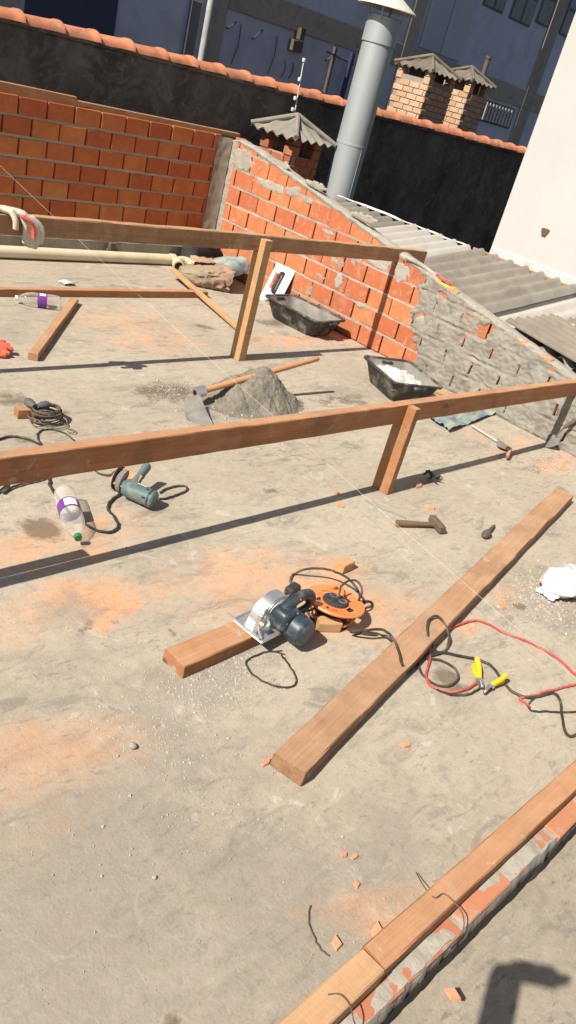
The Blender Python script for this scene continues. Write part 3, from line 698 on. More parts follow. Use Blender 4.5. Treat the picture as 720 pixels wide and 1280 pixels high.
# pale ridge strip and dark batten along the top edge
mb = MB(); mb.grid(lambda u, v: (XE-.015+.055*v, 4.62+1.9*u, roofz(XE)+.03+.012*math.sin(v*3.1)+.012*nz(u*9, v)), 60, 4); mb.build('ridge_strip', mat('pale_ridge', (.5, .48, .43), (.58, .56, .51), .8, 5), rf, True)
board('ridge_batten', (XE+.0, YC+.12, roofz(XE)+.035), (XE+.0, .9, roofz(XE)+.02), .03, .02, m_wood_d, rf)
mb = MB(); mb.box((5.84, .9, ZE-.4), (5.90, 6.5, ZE-.07)); mb.box((XE-.06, .9, ZR-.5), (XE, 6.5, ZR-.05)); mb.build('purlin', m_gap, rf)
# brown sheets laid the other way, near
rf2 = thing('corrugated_sheet_stack', 'brown corrugated sheets running along the near end of the raked wall', 'roof sheet', (6.4, 2.3, .4))
def sheet2(x0, x1, y0, y1, lift, rot=0.):
    n = int((x1-x0)/.135*10); mb = MB(); k = 10
    for dz in (0, -.007):
        o = len(mb.v)
        for i in range(n+1):
            x = x0+(x1-x0)*i/n
            for j in range(k+1):
                y = y0+(y1-y0)*j/k+.04*nz(i*.08, 0, 1, 1)
                mb.v.append(Vector((x+(y-y0)*rot, y, .575+.10*(y-2.4)+.035*(x-5.8)+lift+dz+.021*math.sin(2*math.pi*x/.135))))
        w = k+1
        for i in range(n):
            for j in range(k): mb.f.append((o+i*w+j, o+(i+1)*w+j, o+(i+1)*w+j+1, o+i*w+j+1))
    mb.build('sheet', m_fibre_b, rf2, True)
sheet2(5.80, 6.62, 1.2, 3.05, .032); sheet2(6.55, 7.4, 1.2, 2.95, .045)

# ------------------------------------------------------------------ steel flue and brick chimneys
FX, FY, FR = OY(424, 240, 6.75).x, 6.75, .178
fl = thing('steel_flue', 'tall round galvanised steel flue pipe with conical cap', 'flue', (FX, FY, -1))
T = Matrix.Translation((FX, FY, 0))
ztp = OY(481, 18, FY).z
MB().lathe([(FR, -1), (FR, 1.35), (FR+.004, 1.352), (FR+.004, 1.375), (FR, 1.377), (FR, ztp-.28)], 40, T).build('pipe', m_galv, fl, True)
MB().lathe([(FR+.002, ztp-.29), (FR+.012, ztp-.285), (FR+.012, ztp-.03), (FR-.004, ztp-.02), (FR-.02, ztp-.03)], 40, T).build('collar', m_galv, fl, True)
for a in range(4):
    an = a*math.pi/2+.5; c_, s_ = math.cos(an), math.sin(an)
    MB().tube([(FX+c_*FR, FY+s_*FR, ztp-.1), (FX+c_*(FR+.04), FY+s_*(FR+.04), ztp+.09)], .012, 6).build('cap_strut', m_galv, fl)
MB().lathe([(.0, ztp+.26), (.1, ztp+.2), (FR+.15, ztp+.06), (FR+.152, ztp+.05), (.1, ztp+.18), (0, ztp+.24)], 40, T).build('rain_cap', mat('pale_cap', (.55, .53, .47), (.62, .6, .54), .6, 5, metal=.1), fl, True)
# vertical seam
MB().box((FX-.012, FY-FR-.004, -1), (FX+.012, FY-FR+.004, 1.35)).build('seam', m_galv, fl)

def chimney(name, label, cx, cy, w, zb, zc, capw, m, ph, bl, bh, capm, rotz=0.):
    t = thing(name, label, 'chimney', (cx, cy, zb), 'brick chimneys', rotz)
    rows = int((zc-.31-zb)/bh); h = w/2
    MB().box((-h+.015, -h+.015, 0), (h-.015, h-.015, zc-.31-zb)).build('mortar_core', m_mortar_d, t, local=True)
    meshes = [brick_mesh('brick', bl-.012, bh-.012, .05, m, 90+k) for k in range(3)]
    def course(z, i, sides=(0, 1, 2, 3), keep=lambda u: True):
        for sd in sides:
            A = Matrix.Rotation(sd*math.pi/2, 4, 'Z'); off = -h+(bl/2 if (i+sd) % 2 else 0)
            u = off
            while u < h-.01:
                a, b = max(u, -h), min(u+bl, h); u += bl
                if b-a < .05 or not keep((a+b)/2): continue
                if abs(b-a-bl) < 1e-6: o = link('brick', random.choice(meshes), t)
                else:
                    mb = MB(); mb.cbox((-(b-a)/2+.006, -.025, -bh/2+.006), ((b-a)/2-.006, .025, bh/2-.006), .003); o = mb.build('brick', m, t, local=True)
                o.matrix_local = A @ Matrix.Translation(((a+b)/2, -h+.025-.004, z+bh/2))
    vis = (0, 3)
    z0 = max(0, (ph-zb)); i0 = int(z0/bh)
    for i in range(i0, rows): course(i*bh, i, vis)
    # four corner piers carry the cap
    zt = rows*bh
    for sx in (-1, 1):
        for sy in (-1, 1):
            for i in range(2):
                mb = MB(); mb.cbox((sx*h-(.13 if sx > 0 else 0), sy*h-(.13 if sy > 0 else 0), zt+i*(bh+.025)+.004), (sx*h+(.13 if sx < 0 else 0), sy*h+(.13 if sy < 0 else 0), zt+(i+1)*(bh+.025)-.004), .005); mb.build('pier_brick', m, t, local=True)
    MB().box((-h+.14, -h+.14, zt-.1), (h-.14, h-.14, zt+2*bh+.04)).build('dark_throat', m_gap, t, local=True)
    # corrugated pyramid cap
    zc_ = zt+2*bh+.05; H = capw/2; ht = capw*.27
    for sd in range(4):
        A = Matrix.Rotation(sd*math.pi/2, 4, 'Z'); mb = MB(); n = 44; k = 8
        for dz in (0, -.012):
            o = len(mb.v)
            for i in range(n+1):
                s_ = -1+2*i/n
                for j in range(k+1):
                    q = j/k; lim = 1-q
                    u = max(-lim, min(lim, s_))
                    z = zc_-.03+ht*q+dz+.017*math.cos(u*H/.075*math.pi)*min(1, (lim-abs(u))*12+.2)
                    mb.v.append(A @ Vector((u*H, -H*(1-q), z)))
            w_ = k+1
            for i in range(n):
                for j in range(k): mb.f.append((o+i*w_+j, o+(i+1)*w_+j, o+(i+1)*w_+j+1, o+i*w_+j+1))
        mb.build('cap_sheet', capm, t, True, local=True)
        MB().tube([A @ Vector((-H, -H, zc_-.01)), Vector((0, 0, zc_+ht))], .028, 8).build('cap_hip', capm, t, True, local=True)
    return t
c1 = OY(356, 215, 7.15)
chimney('brick_chimney', 'red brick chimney with corrugated pyramid cap behind the raked wall', c1.x, 7.15, .50, -.6, OY(360, 178, 7.15).z+.20, .70, m_brick_r, .2, .2, .085, m_fibre, R(4))
c2 = OY(526, 120, 9.6); c3 = OY(574, 135, 9.9)
chimney('brick_chimney', 'larger beige brick chimney with corrugated cap beyond the tiled wall', c2.x, 9.6, .72, .2, OY(527, 82, 9.6).z+.13, .84, m_brick_b, 1.0, .22, .09, m_fibre_d, R(0))
chimney('brick_chimney', 'smaller beige brick chimney with corrugated cap, nearer the white wall', c3.x, 9.9, .64, .2, OY(582, 105, 9.9).z+.18, .76, m_brick_b, 1.0, .22, .09, m_fibre_d, R(0))
p_ = OY(612, 68, 10.4); a_ = thing('vent_pipe', 'thin dark vent pipe sticking up behind the beige chimneys', 'pipe', (p_.x, 10.4, .5))
MB().tube([(p_.x, 10.4, .5), (p_.x, 10.4, OY(610, 72, 10.4).z)], .05, 10).build('tube', m_iron, a_, True)
MB().lathe([(.05, -.02), (.06, -.02), (.06, .03), (.04, .03)], 10, Matrix.Translation((p_.x, 10.4, OY(610, 72, 10.4).z))).build('rim', m_iron, a_, True)

# ------------------------------------------------------------------ blue building behind
YB = 12.
bb = thing('blue_building', 'large shaded blue building with grey concrete frame behind everything', 'building', (14, YB+2, -3.2))
MB().box((2, YB, -3.2), (30, YB+6, 8.5)).build('wall', m_blue, bb)
def slab(x0, x1, z0, z1, d, m, name, c=.01, par=None):
    return MB().cbox((x0, YB-d, z0), (x1, YB+.02, z1), c).build(name, m, par or bb)
slab(9.95, 30, 2.54, 2.93, .04, m_conc, 'floor_beam')
slab(2, 9.5, 2.62, 2.95, .04, m_conc, 'floor_beam')
for x0, x1 in ((9.56, 9.94), (14.55, 14.9), (19.55, 20.0), (6.0, 6.35)):
    slab(x0, x1, -3.2, 8.4, .05, m_conc, 'column')
MB().tube([(9.45, YB-.2, -3), (9.45, YB-.2, 8)], .055, 10).build('downpipe', m_flash, bb, True)
MB().tube([(12.55, YB-.12, -3), (12.55, YB-.12, 2.5)], .04, 8).build('downpipe', m_iron, bb, True)
MB().tube([(13.0, YB-.12, -3), (13.05, YB-.12, 2.5)], .05, 8).build('downpipe', mat('dark_blue_pipe', (.03, .04, .12), (.04, .05, .14), .6), bb, True)
# pale panels
for x0, x1 in ((15.05, 15.75), (15.78, 16.5)):
    slab(x0, x1, 2.98, 5.5, .05, m_blue_l, 'panel')
# windows with panes
def window(x0, x1, z0, z1, nx, nz_, openp=()):
    w = slab(x0, x1, z0, z1, .03, m_frame, 'window')
    pw, phh = (x1-x0)/nx, (z1-z0)/nz_
    for i in range(nx):
        for j in range(nz_):
            MB().box((x0+i*pw+.035, YB-.036-(.02 if (i, j) in openp else 0), z0+j*phh+.035), (x0+(i+1)*pw-.035, YB-.031, z0+(j+1)*phh-.035)).build('pane', m_glass, w)
w0 = OY(603, 10, YB); w1 = OY(626, 17, YB)
window(16.75, 17.55, w1.z, w1.z+1.3, 2, 3)
w1 = OY(662, 35, YB); window(17.85, 18.75, w1.z, w1.z+1.6, 2, 3, ((0, 1),))
w1 = OY(690, 45, YB); window(18.95, 19.5, w1.z+.1, w1.z+1.7, 1, 3); window(20.1, 21.2, w1.z+.1, w1.z+1.7, 2, 3)
# louvred vent under the beam
gx0, gx1 = OY(603, 135, YB).x, OY(640, 145, YB).x
vt = slab(gx0, gx1, 2.02, 2.46, .04, m_gap, 'vent')
for i in range(9): MB().box((gx0+.04+(gx1-gx0-.08)*i/9, YB-.07, 2.05), (gx0+.04+(gx1-gx0-.08)*(i+.6)/9, YB-.045, 2.43)).build('slat', m_flash, vt)
# dark doorway and lamp on the left bays, pipes and brackets
slab(6.45, 7.9, -3, 2.5, .03, mat('dark_blue_shutter', (.045, .055, .10), (.06, .07, .12), .8, 2), 'shutter')
slab(9.2, 9.4, -3, 2.5, .06, m_frame, 'door_post')
lp = OY(367, 56, YB); l_ = slab(lp.x-.13, lp.x+.13, lp.z-.10, lp.z+.08, .12, m_iron, 'flood_lamp')
MB().box((lp.x-.03, YB-.2, lp.z+.1), (lp.x+.03, YB, lp.z+.28)).build('lamp_arm', m_iron, l_)
for px, py, ex, ey in ((287, 25, 283, 35), (320, 35, 315, 48), (412, 63, 407, 75), (400, 62, 440, 80)):
    a = OY(px, py, YB); b = OY(ex, ey, YB)
    MB().tube([(a.x, YB-.18, a.z), (b.x, YB-.04, b.z), (b.x, YB+.02, b.z)], .014, 6).build('bracket', m_iron, bb)
for px, py, ex, ey in ((300, 30, 287, 80), (345, 45, 333, 92), (355, 75, 350, 96), (365, 78, 359, 98)):
    a = OY(px, py, YB); b = OY(ex, ey, YB); mm = (a+b)/2
    MB().tube(smoothpath([(a.x, YB-.03, a.z), (mm.x+.05, YB-.03, mm.z), (b.x, YB-.03, b.z)]), .009, 5).build('cable', m_iron, bb, True)
# ================================================================== TIMBER
def solid(name, m, label, cat, boxes, group=None, loc=None):
    mb = MB()
    for a, b in boxes: mb.cbox(a, b, .003)
    o = mb.build(name, m); tag(o, label, cat, group); return anchor(o)
# front rail
YF = 2.244
o = board('timber_beam', (.35, YF+.0275, .505), (5.80, YF+.0275, .458), .055, .112, m_wood, n=60, jit=.003); tag(o, 'long reddish rail beam crossing the middle of the picture', 'beam', 'timber rails')
o = board('timber_beam', (-.4, YF+.085, .512), (1.16, YF+.085, .502), .055, .112, m_wood, n=12); tag(o, 'second beam lapped behind the left end of the middle rail', 'beam', 'timber rails')
def notched_post(label, x, y, ztop_, zbeam, wx, wyf, wyb, m):
    mb = MB()
    mb.cbox((x, y-wyf, .0), (x+wx, y-.0005, ztop_), .0025)
    mb.cbox((x+.001, y, .0), (x+wx-.001, y+wyb, zbeam), .0025)
    o = mb.build('timber_post', m); tag(o, label, 'post', 'rail posts'); anchor(o)
    return o
notched_post('short reddish post carrying the middle rail', 3.576, YF, .528, .418, .045, .058, .058, m_wood)
# back rail
YK = 4.117
o = board('timber_beam', (.9, YK+.0275, .842), (4.075, YK+.0275, .845), .055, .108, m_wood_d, n=40, jit=.005); tag(o, 'brown rail beam at the back left with a glove hung on it', 'beam', 'timber rails')
o = board('timber_beam', (4.08, YK+.0285, .843), (6.06, YK+.0285, .822), .055, .108, m_wood_d, n=30, jit=.005); tag(o, 'brown rail beam at the back resting on the raked brick wall', 'beam', 'timber rails')
notched_post('taller pale-edged post carrying the back rail', 4.072, YK, .878, .785, .068, .055, .05, m_wood_p)
# loose timbers on the slab
q = G(120, 371, .0)
o = board('timber_beam', (2.2, 5.44, .028), (4.86, 5.44, .028), .062, .055, m_wood, n=18); tag(o, 'reddish beam lying flat on the floor at the back left', 'beam', 'loose floor timbers')
a, b = G(41, 446, .022), G(93, 376, .022)
o = board('timber_stick', a, b, .06, .045, m_wood_d, n=8); tag(o, 'short brown stick lying on the floor beside the sideways bottle', 'stick', 'loose floor timbers')
a, b = G(216, 337, .085), G(300, 412, .03)
o = board('timber_stick', a, b, .05, .03, m_wood_p, n=8); tag(o, 'pale stick leaning on the floor beam end by the paper sack', 'stick', 'loose floor timbers')
# long board on the right
zt = .06
a0, a1 = G(345, 945, zt), G(379, 962, zt); e0, e1 = G(700, 611, zt), G(713, 617, zt)
A_, B_ = (a0+a1)/2, (e0+e1)/2; wd_ = (a0-a1).length
o = board('timber_board', (A_.x, A_.y, zt/2+.001), (B_.x, B_.y, zt/2+.001), .118, zt-.002, m_wood_s, n=60, jit=.005); tag(o, 'long heavy board lying diagonally on the floor at the right', 'board', 'loose floor timbers')
# kerb timbers
o = board('timber_beam', (1.318, .409, .0945), (4.5, .420, .0945), .072, .052, m_wood, n=60, jit=.003); tag(o, 'long reddish batten lying on the low brick kerb', 'beam', 'kerb timbers')
o = board('timber_beam', (.1, .400, .0935), (1.312, .406, .0935), .074, .054, m_wood_p, n=10, jit=.003); tag(o, 'paler yellowish batten end on the low kerb at the bottom edge', 'beam', 'kerb timbers')
# offcut under the saw
zt = .058
a0, a1 = G(207, 815, zt), G(231, 828, zt)
A_ = (a0+a1)/2; dr = (G(300, 787, zt)-G(219, 821, zt)).normalized()
o = board('timber_offcut', (A_.x, A_.y, zt/2), A_+Vector((0, 0, -zt/2))+dr*.40, .112, zt, m_wood, n=8, jit=.002); tag(o, 'thick reddish timber offcut the circular saw rests on', 'offcut', 'timber offcuts')
OFF_DIR = dr; OFF_A = A_
def block(px, py, l, w, h, ang, m, label, z=0.):
    p = G(px, py, h/2+z); d = Vector((math.cos(R(ang)), math.sin(R(ang)), 0))
    o = board('timber_offcut', p-d*l/2, p+d*l/2, w, h, m, n=3); tag(o, label, 'offcut', 'timber offcuts'); return o
block(430, 706, .085, .06, .045, 5, m_wood_p, 'small pale timber block behind the orange cable reel')
block(410, 780, .10, .055, .045, -28, m_wood_p, 'small pale timber block between the saw and the reel')
block(33, 515, .11, .06, .05, -8, m_wood, 'small reddish timber block beside the wire coil')
block(566, 495, .28, .09, .022, -60, m_wood_p, 'pale board scrap behind the mortar tub')
# ================================================================== OBJECTS
def G3(p, z): return G(p[0], p[1], z)
def cable(name, pts, r, m, label, cat='cable', group=None, z=None, n=7, k=6, lifts=None, parent=None):
    P = []
    for i, p in enumerate(pts):
        zz = r if z is None else z
        if lifts and i in lifts: zz = lifts[i]
        P.append(G(p[0], p[1], zz))
    P = smoothpath(P, k)
    for i, p in enumerate(P): p.z = max(p.z, r)+.0008*math.sin(i*1.7)
    P = [p+Vector((.004*nz(i*.31, r*900, 1), .004*nz(i*.31, r*900, 5), 0)) for i, p in enumerate(P)]
    o = MB().tube(P, r*.85, n).build(name, m, parent, True)
    if parent is None: tag(o, label, cat, group); anchor(o)
    return o
def remesh(o, vox, smooth=6):
    md = o.modifiers.new('join', 'REMESH'); md.mode = 'VOXEL'; md.voxel_size = vox; md.use_smooth_shade = True
    if smooth: s_ = o.modifiers.new('soft', 'SMOOTH'); s_.iterations = smooth; s_.factor = .5
    return o
def pillow(mb, ce, dims, F=None, pw=.45, amp=.02, fr=6., seed=0., nu=40, nv=24, flat=True):
    F = F or Matrix.Identity(3); o = len(mb.v)
    sg = lambda x, p: math.copysign(abs(x)**p, x)
    for i in range(nu):
        for j in range(nv+1):
            a = 2*math.pi*i/nu; b = -math.pi/2+math.pi*j/nv
            v = Vector((dims[0]*sg(math.cos(b), pw)*sg(math.cos(a), pw), dims[1]*sg(math.cos(b), pw)*sg(math.sin(a), pw), dims[2]*sg(math.sin(b), .8)))
            d = amp*(.6-1.8*abs(noise.noise(v*fr+Vector((seed, 0, 0)))))+amp*.8*(.4-abs(noise.noise(v*fr*2.2+Vector((seed, 5, 0)))))
            v = v+v.normalized()*d
            if flat and v.z < -dims[2]*.75: v.z = -dims[2]*.75+(v.z+dims[2]*.75)*.1
            mb.v.append(Vector(ce)+F @ v)
    w = nv+1
    for i in range(nu):
        for j in range(nv):
            k = (i+1) % nu; mb.f.append((o+i*w+j, o+k*w+j, o+k*w+j+1, o+i*w+j+1))
    return mb

# ---- PVC pipe along the back wall, elbow
yp = 6.36
o = MB().tube([(1.6, yp, .05), (5.19, yp, .05)], .05, 20, False).tube([(5.19, yp, .05), (1.6, yp, .05)], .044, 20, False)
o.lathe([(.044, 0), (.05, 0)], 20, Matrix.Translation((5.19, yp, .05)) @ Matrix.Rotation(R(90), 4, 'Y'))
o.lathe([(.05, 0), (.057, .002), (.057, .05), (.05, .052)], 20, Matrix.Translation((5.14, yp, .05)) @ Matrix.Rotation(R(90), 4, 'Y'))
o = o.build('pvc_pipe', m_pvc, None, True); tag(o, 'long cream plastic pipe lying along the foot of the shaded brick wall', 'pipe'); anchor(o)
e0 = G(229, 331, .05)
pts = [e0+Vector((-.10, -.06, 0)), e0+Vector((-.05, .03, .01)), e0+Vector((.03, .06, .015)), e0+Vector((.10, .02, .01)), e0+Vector((.13, -.07, 0))]
mb = MB(); P = smoothpath(pts, 5); mb.tube(P, .05, 18, False); mb.tube(list(reversed(P)), .042, 18, False)
for a, b in ((P[0], P[1]), (P[-1], P[-2])):
    F = frame(b-a).to_4x4(); F = Matrix.Translation(a) @ F @ Matrix.Rotation(R(90), 4, 'Y'); mb.lathe([(.042, -.004), (.057, -.004), (.057, .03), (.05, .032)], 18, F)
o = mb.build('pvc_elbow', m_pvc, None, True); tag(o, 'cream plastic pipe bend lying near the wall corner', 'pipe fitting'); anchor(o)
# little dark pegs in front of the pipe
for px, py, l in ((36, 303, 'dark peg standing behind the cream pipe under the glove'), (139, 309, 'small dark wedge lying behind the cream pipe')):
    p = OY(px, py, 6.40); mb = MB(); mb.cbox((p.x-.03, 6.37, .06), (p.x+.03, 6.42, .17), .006); mb.cbox((p.x-.045, 6.375, .09), (p.x+.045, 6.415, .115), .004)
    o = mb.build('peg', m_iron); tag(o, l, 'peg'); anchor(o)

# ---- black holdall in the corner
hb = thing('holdall', 'black fabric bag with a red panel in the wall corner', 'bag', (5.45, 6.30, 0))
pillow(MB(), (5.46, 6.30, .13), (.20, .10, .15), None, .5, .015, 7, 3).build('bag_body', m_cloth_b, hb, True)
mb = MB(); mb.grid(lambda u, v: (5.38+.2*u, 6.188-.006*math.sin(u*3.1)+.004*nz(u*3, v*3), .10+.045*v+.01*nz(u*4, v)), 10, 4); mb.build('red_panel', m_red, hb, True)
MB().tube(smoothpath([(5.36, 6.25, .22), (5.40, 6.2, .31), (5.5, 6.2, .31), (5.55, 6.25, .22)]), .012, 8).build('strap', m_cloth_b, hb, True)

# ---- paper cement sacks
sp = G(262, 360)
s1 = thing('paper_sack', 'crumpled brown paper cement sack lying against the raked wall', 'sack', (sp.x, sp.y, 0))
mb = MB(); ax0 = Vector((sp.x-.20, sp.y+.22, .07)); ax1 = Vector((sp.x+.20, sp.y-.02, .10)); axd = (ax1-ax0).normalized(); axs = axd.cross(Vector((0, 0, 1))).normalized(); nr, ns = 48, 26
for i in range(ns+1):
    t_ = i/ns; c_ = ax0.lerp(ax1, t_); op = .55+.45*min(1, t_*3); 
    for k in range(nr):
        a = 2*math.pi*k/nr; ca, sa = math.cos(a), math.sin(a); rx = .155*op*(abs(ca)**.7)*(1 if ca > 0 else -1); rz_ = .10*op*(.75+.35*t_)*(abs(sa)**.8)*(1 if sa > 0 else -1)
        q_ = Vector((t_*2.6, ca*1.3, sa*1.3)); d_ = .055*(.45-abs(noise.noise(q_*1.7)))+.035*(.4-abs(noise.noise(q_*4.1)))
        p_ = c_+axs*(rx*(1+d_*5))+Vector((0, 0, rz_*(1+d_*6)))+axd*(.05*noise.noise(q_*2.3))*t_
        p_.z = max(p_.z, .004); mb.v.append(p_)
for i in range(ns):
    for k in range(nr): l = (k+1) % nr; mb.f.append((i*nr+k, i*nr+l, (i+1)*nr+l, (i+1)*nr+k))
mb.f.append(tuple(range(nr))); mb.build('sack_body', m_paper, s1, True)
mb = MB(); mb.grid(lambda u, v: ax0+axd*(.07+.22*u)+axs*(-.09+.12*v)+Vector((0, 0, .125+.02*nz(u*5, v*5, 3)+.03*math.sin(v*3.1))), 10, 8); mb.build('torn_flap', m_paper, s1, True)
sp2 = G(285, 345)
s2 = thing('woven_sack', 'blue and green printed sack behind the brown paper one', 'sack', (sp2.x, sp2.y+.12, 0))
pillow(MB(), (5.44, 5.90, .125), (.25, .15, .085), Matrix.Rotation(R(78), 3, 'Z') @ Matrix.Rotation(R(16), 3, 'Y') @ Matrix.Rotation(R(-18), 3, 'X'), .32, .03, 6, 21, 60, 30).build('sack_body', m_bluebag, s2, True)

# ---- plasterer's float leaning on the wall
tl = G(338, 366); F3 = frame(Vector((.07, -.10, .0)))
ft = thing('plastering_float', 'white plastering float with red and black handle leaning on the raked wall', 'float', (5.55, tl.y-.02, 0))
A0, B0 = OX(330, 373, 5.56), OX(345, 377, 5.56)
Fm = Matrix.Translation((5.57, 5.335, .012)) @ Matrix.Rotation(R(20), 4, 'Y')
m_floatw = mat('white_float', (.66, .67, .66), (.74, .75, .74), .5, 9, bump=.15, dirt=(.5, .48, .44), dirt_amt=.4)
MB().cbox((-.005, -.13, 0), (.005, .13, .34), .003, Fm).build('blade', m_floatw, ft)
MB().tube([Fm @ Vector(p) for p in smoothpath([(-.01, -.02, .08), (-.05, -.02, .10), (-.05, -.02, .25), (-.01, -.02, .27)], 5)], .017, 10).build('handle', m_black, ft, True)
MB().tube([Fm @ Vector(p) for p in [(-.048, .015, .10), (-.052, .015, .25)]], .018, 10).build('handle_grip', m_red, ft, True)
o = MB().tube(smoothpath([G(322, 371, .01), G(330, 374, .012), G(336, 372, .012)], 4), .022, 8).build('rag', m_labelw, None, True); tag(o, 'small pale rag on the floor before the float', 'rag'); anchor(o)

# ---- tubs
def tub(name, label, px, z, L, W, H, ang, fill):
    p = G(*px, z); t = thing(name, label, 'tub', (p.x, p.y, 0), 'mortar tubs', R(ang))
    def ring(l, w, zz, r=.05, n=6):
        out = []
        for cx, cy, a0 in ((l/2-r, w/2-r, 0), (-l/2+r, w/2-r, 90), (-l/2+r, -w/2+r, 180), (l/2-r, -w/2+r, 270)):
            for k in range(n+1):
                a = R(a0+90*k/n); out.append(Vector((cx+r*math.cos(a), cy+r*math.sin(a), zz)))
        return out
    def loft(mb, rings, cap0=False, cap1=False):
        o = len(mb.v); n = len(rings[0])
        for rg in rings: mb.v += rg
        for i in range(len(rings)-1):
            for k in range(n): l = (k+1) % n; mb.f.append((o+i*n+k, o+i*n+l, o+(i+1)*n+l, o+(i+1)*n+k))
        if cap0: mb.f.append(tuple(reversed(range(o, o+n))))
        if cap1: mb.f.append(tuple(range(o+(len(rings)-1)*n, o+len(rings)*n)))
        return mb
    l0, w0 = L*.74, W*.72
    loft(MB(), [ring(l0-.02, w0-.02, .0), ring(l0, w0, .012), ring(L-.03, W-.03, H-.012), ring(L-.02, W-.02, H-.006)], True).build('shell', m_tub, t, True, local=True)
    loft(MB(), [ring(L-.03, W-.03, H-.014), ring(L+.004, W+.004, H-.012), ring(L+.012, W+.012, H-.002), ring(L+.006, W+.006, H+.006), ring(L-.025, W-.025, H+.004), ring(L-.035, W-.035, H-.01)]).build('rim', m_tub, t, True, local=True)
    loft(MB(), [ring(L-.036, W-.036, H-.008), ring(l0-.01, w0-.01, .02), ring(l0-.04, w0-.04, .012)], False, True).build('lining', m_tub_in, t, True, local=True)
    mb = MB(); fz = fill[0]
    kk = fz/H; lx, ly = l0+(L-l0)*kk-.02, w0+(W-w0)*kk-.02
    mb.grid(lambda u, v: (lx*(u-.5)*(1-.0*v), ly*(v-.5), fz+fill[1]*nz(u*L, v*W, 2, 16)+fill[1]*.6*nz(u*L, v*W, 5, 45)+fill[2]*max(0, 1-((u-.72)/.35)**2-((v-.6)/.5)**2)), 46, 30)
    mb.build('mix_in_tub', fill[3], t, True, local=True)
    for s_ in (-1, 1): MB().cbox((s_*L/2-.035, -.05, H-.03), (s_*L/2+.035, .05, H-.012), .004).build('lifting_lip', m_tub, t, local=True)
    return t
tub('mortar_tub', 'nearly empty black plastic tub beside the raked brick wall', (381, 386), .16, .66, .40, .17, 92, (.05, .012, .0, m_tub_in))
tub('mortar_tub', 'black plastic tub holding white dried mortar by the grey render', (503, 466), .16, .54, .44, .17, 68, (.10, .022, .05, m_tub_dry))

# ---- mortar heap and hoe
pc = G(314, 500); heap = MB()
def hz(x, y):
    x, y = x+.05*nz(x, y, 1, 5)+.02*nz(x, y, 2, 14), y+.05*nz(x, y, 3, 5)+.02*nz(x, y, 4, 14)
    h = .205*max(0, 1-(((x-.06)/.29)**2+((y+.02)/.24)**2)**.62)*(1+.35*nz(x, y, 9, 7))
    h = max(h, .14*max(0, 1-math.sqrt(((x+.10)/.28)**2+((y-.04)/.21)**2)))+.018*max(0, 1-(x/.42)**2-(y/.31)**2)
    e = min(1, h*26); r = noise.noise(Vector((x*20, y*20, 3)))
    return h+e*(.018*nz(x, y, 0, 9)+.016*(.3-abs(r))+.011*nz(x, y, 6, 52)+.008*nz(x, y, 8, 110))-.003
heap.grid(lambda u, v: (pc.x-.46+.92*u, pc.y-.36+.72*v, hz(-.46+.92*u, -.36+.72*v)), 120, 96)
o = heap.build('mortar_heap', m_sand, None, 'full'); tag(o, 'heap of grey mortar mix on the floor under the hoe', 'mortar heap'); anchor(o)
Sd = G(418, 489); zz = .1
for i in range(200):
    zz = .05+i*.002
    if G(398, 448, zz).y < Sd.y+.001: break
tipP = G(398, 448, zz); print('hoe tip z', zz)
heel = G(252, 489, .085)
ho = thing('hoe', 'garden hoe with wooden handle lying over the mortar heap', 'hoe', (heel.x, heel.y, 0))
dirh = (tipP-heel).normalized()
MB().tube([heel-dirh*.03, heel+dirh*.25, heel+(tipP-heel)*.6, tipP-dirh*.01, tipP], [.019, .020, .019, .018, .014], 12).build('handle', mat('hoe_handle_wood', (.42, .2, .1), (.5, .26, .13), .6, 4, (1, 1, 1), bump=.2), ho, True)
MB().lathe([(.02, -.04), (.034, -.04), (.034, .03), (.02, .03)], 14, Matrix.Translation(heel-dirh*.01) @ frame(dirh).to_4x4() @ Matrix.Rotation(R(90), 4, 'Y')).build('socket', m_steel, ho, True)
bl0, bl1, bl2, bl3 = G(231, 497, .075), G(250, 494, .085), G(266, 531, .02), G(232, 523, .006)
mb = MB(); N_ = (bl1-bl0).cross(bl3-bl0).normalized()
for sgn in (0, -.004):
    o_ = len(mb.v)
    for i in range(13):
        for j in range(11):
            u, v = i/12, j/10
            p = (bl0*(1-u)+bl1*u)*(1-v)+(bl3*(1-u)+bl2*u)*v
            p += (bl3-bl0)*(.10*math.sin(math.pi*u)*v)+N_*(.016*math.sin(v*2.2)-.016*(2*u-1)**2*v)+N_*sgn
            mb.v.append(p)
    for i in range(12):
        for j in range(10): mb.f.append((o_+i*11+j, o_+(i+1)*11+j, o_+(i+1)*11+j+1, o_+i*11+j+1))
mb.build('blade', m_tub_in, ho, True)

# ---- sheets and bags
bp = G(575, 524)
mb = MB()
def sheetfn(u, v):
    a, b, c, d = G(527, 517), G(560, 541), G(624, 516), G(590, 506)
    p = (a*(1-u)+d*u)*(1-v)+(b*(1-u)+c*u)*v
    return Vector((p.x+.03*nz(u*3, v*3, 1), p.y+.03*nz(u*3, v*3, 2), .022+.022*nz(u*5, v*5, 4)+.014*nz(u*13, v*13, 6)+.008*math.sin(u*14)))
mb.grid(sheetfn, 40, 34); o = mb.build('empty_sack', m_bluebag, None, 'full'); tag(o, 'flattened blue and pale green plastic sack under the middle rail', 'sack'); anchor(o)
wp = G(697, 738)
wb_ = thing('plastic_bag', 'crumpled white plastic bag at the right edge', 'bag', (wp.x, wp.y, 0))
pillow(MB(), (wp.x+.04, wp.y-.02, .05), (.155, .095, .062), Matrix.Rotation(R(-10), 3, 'Z'), .75, .022, 11, 31, 56, 30).build('bag_body', m_whitebag, wb_, True)
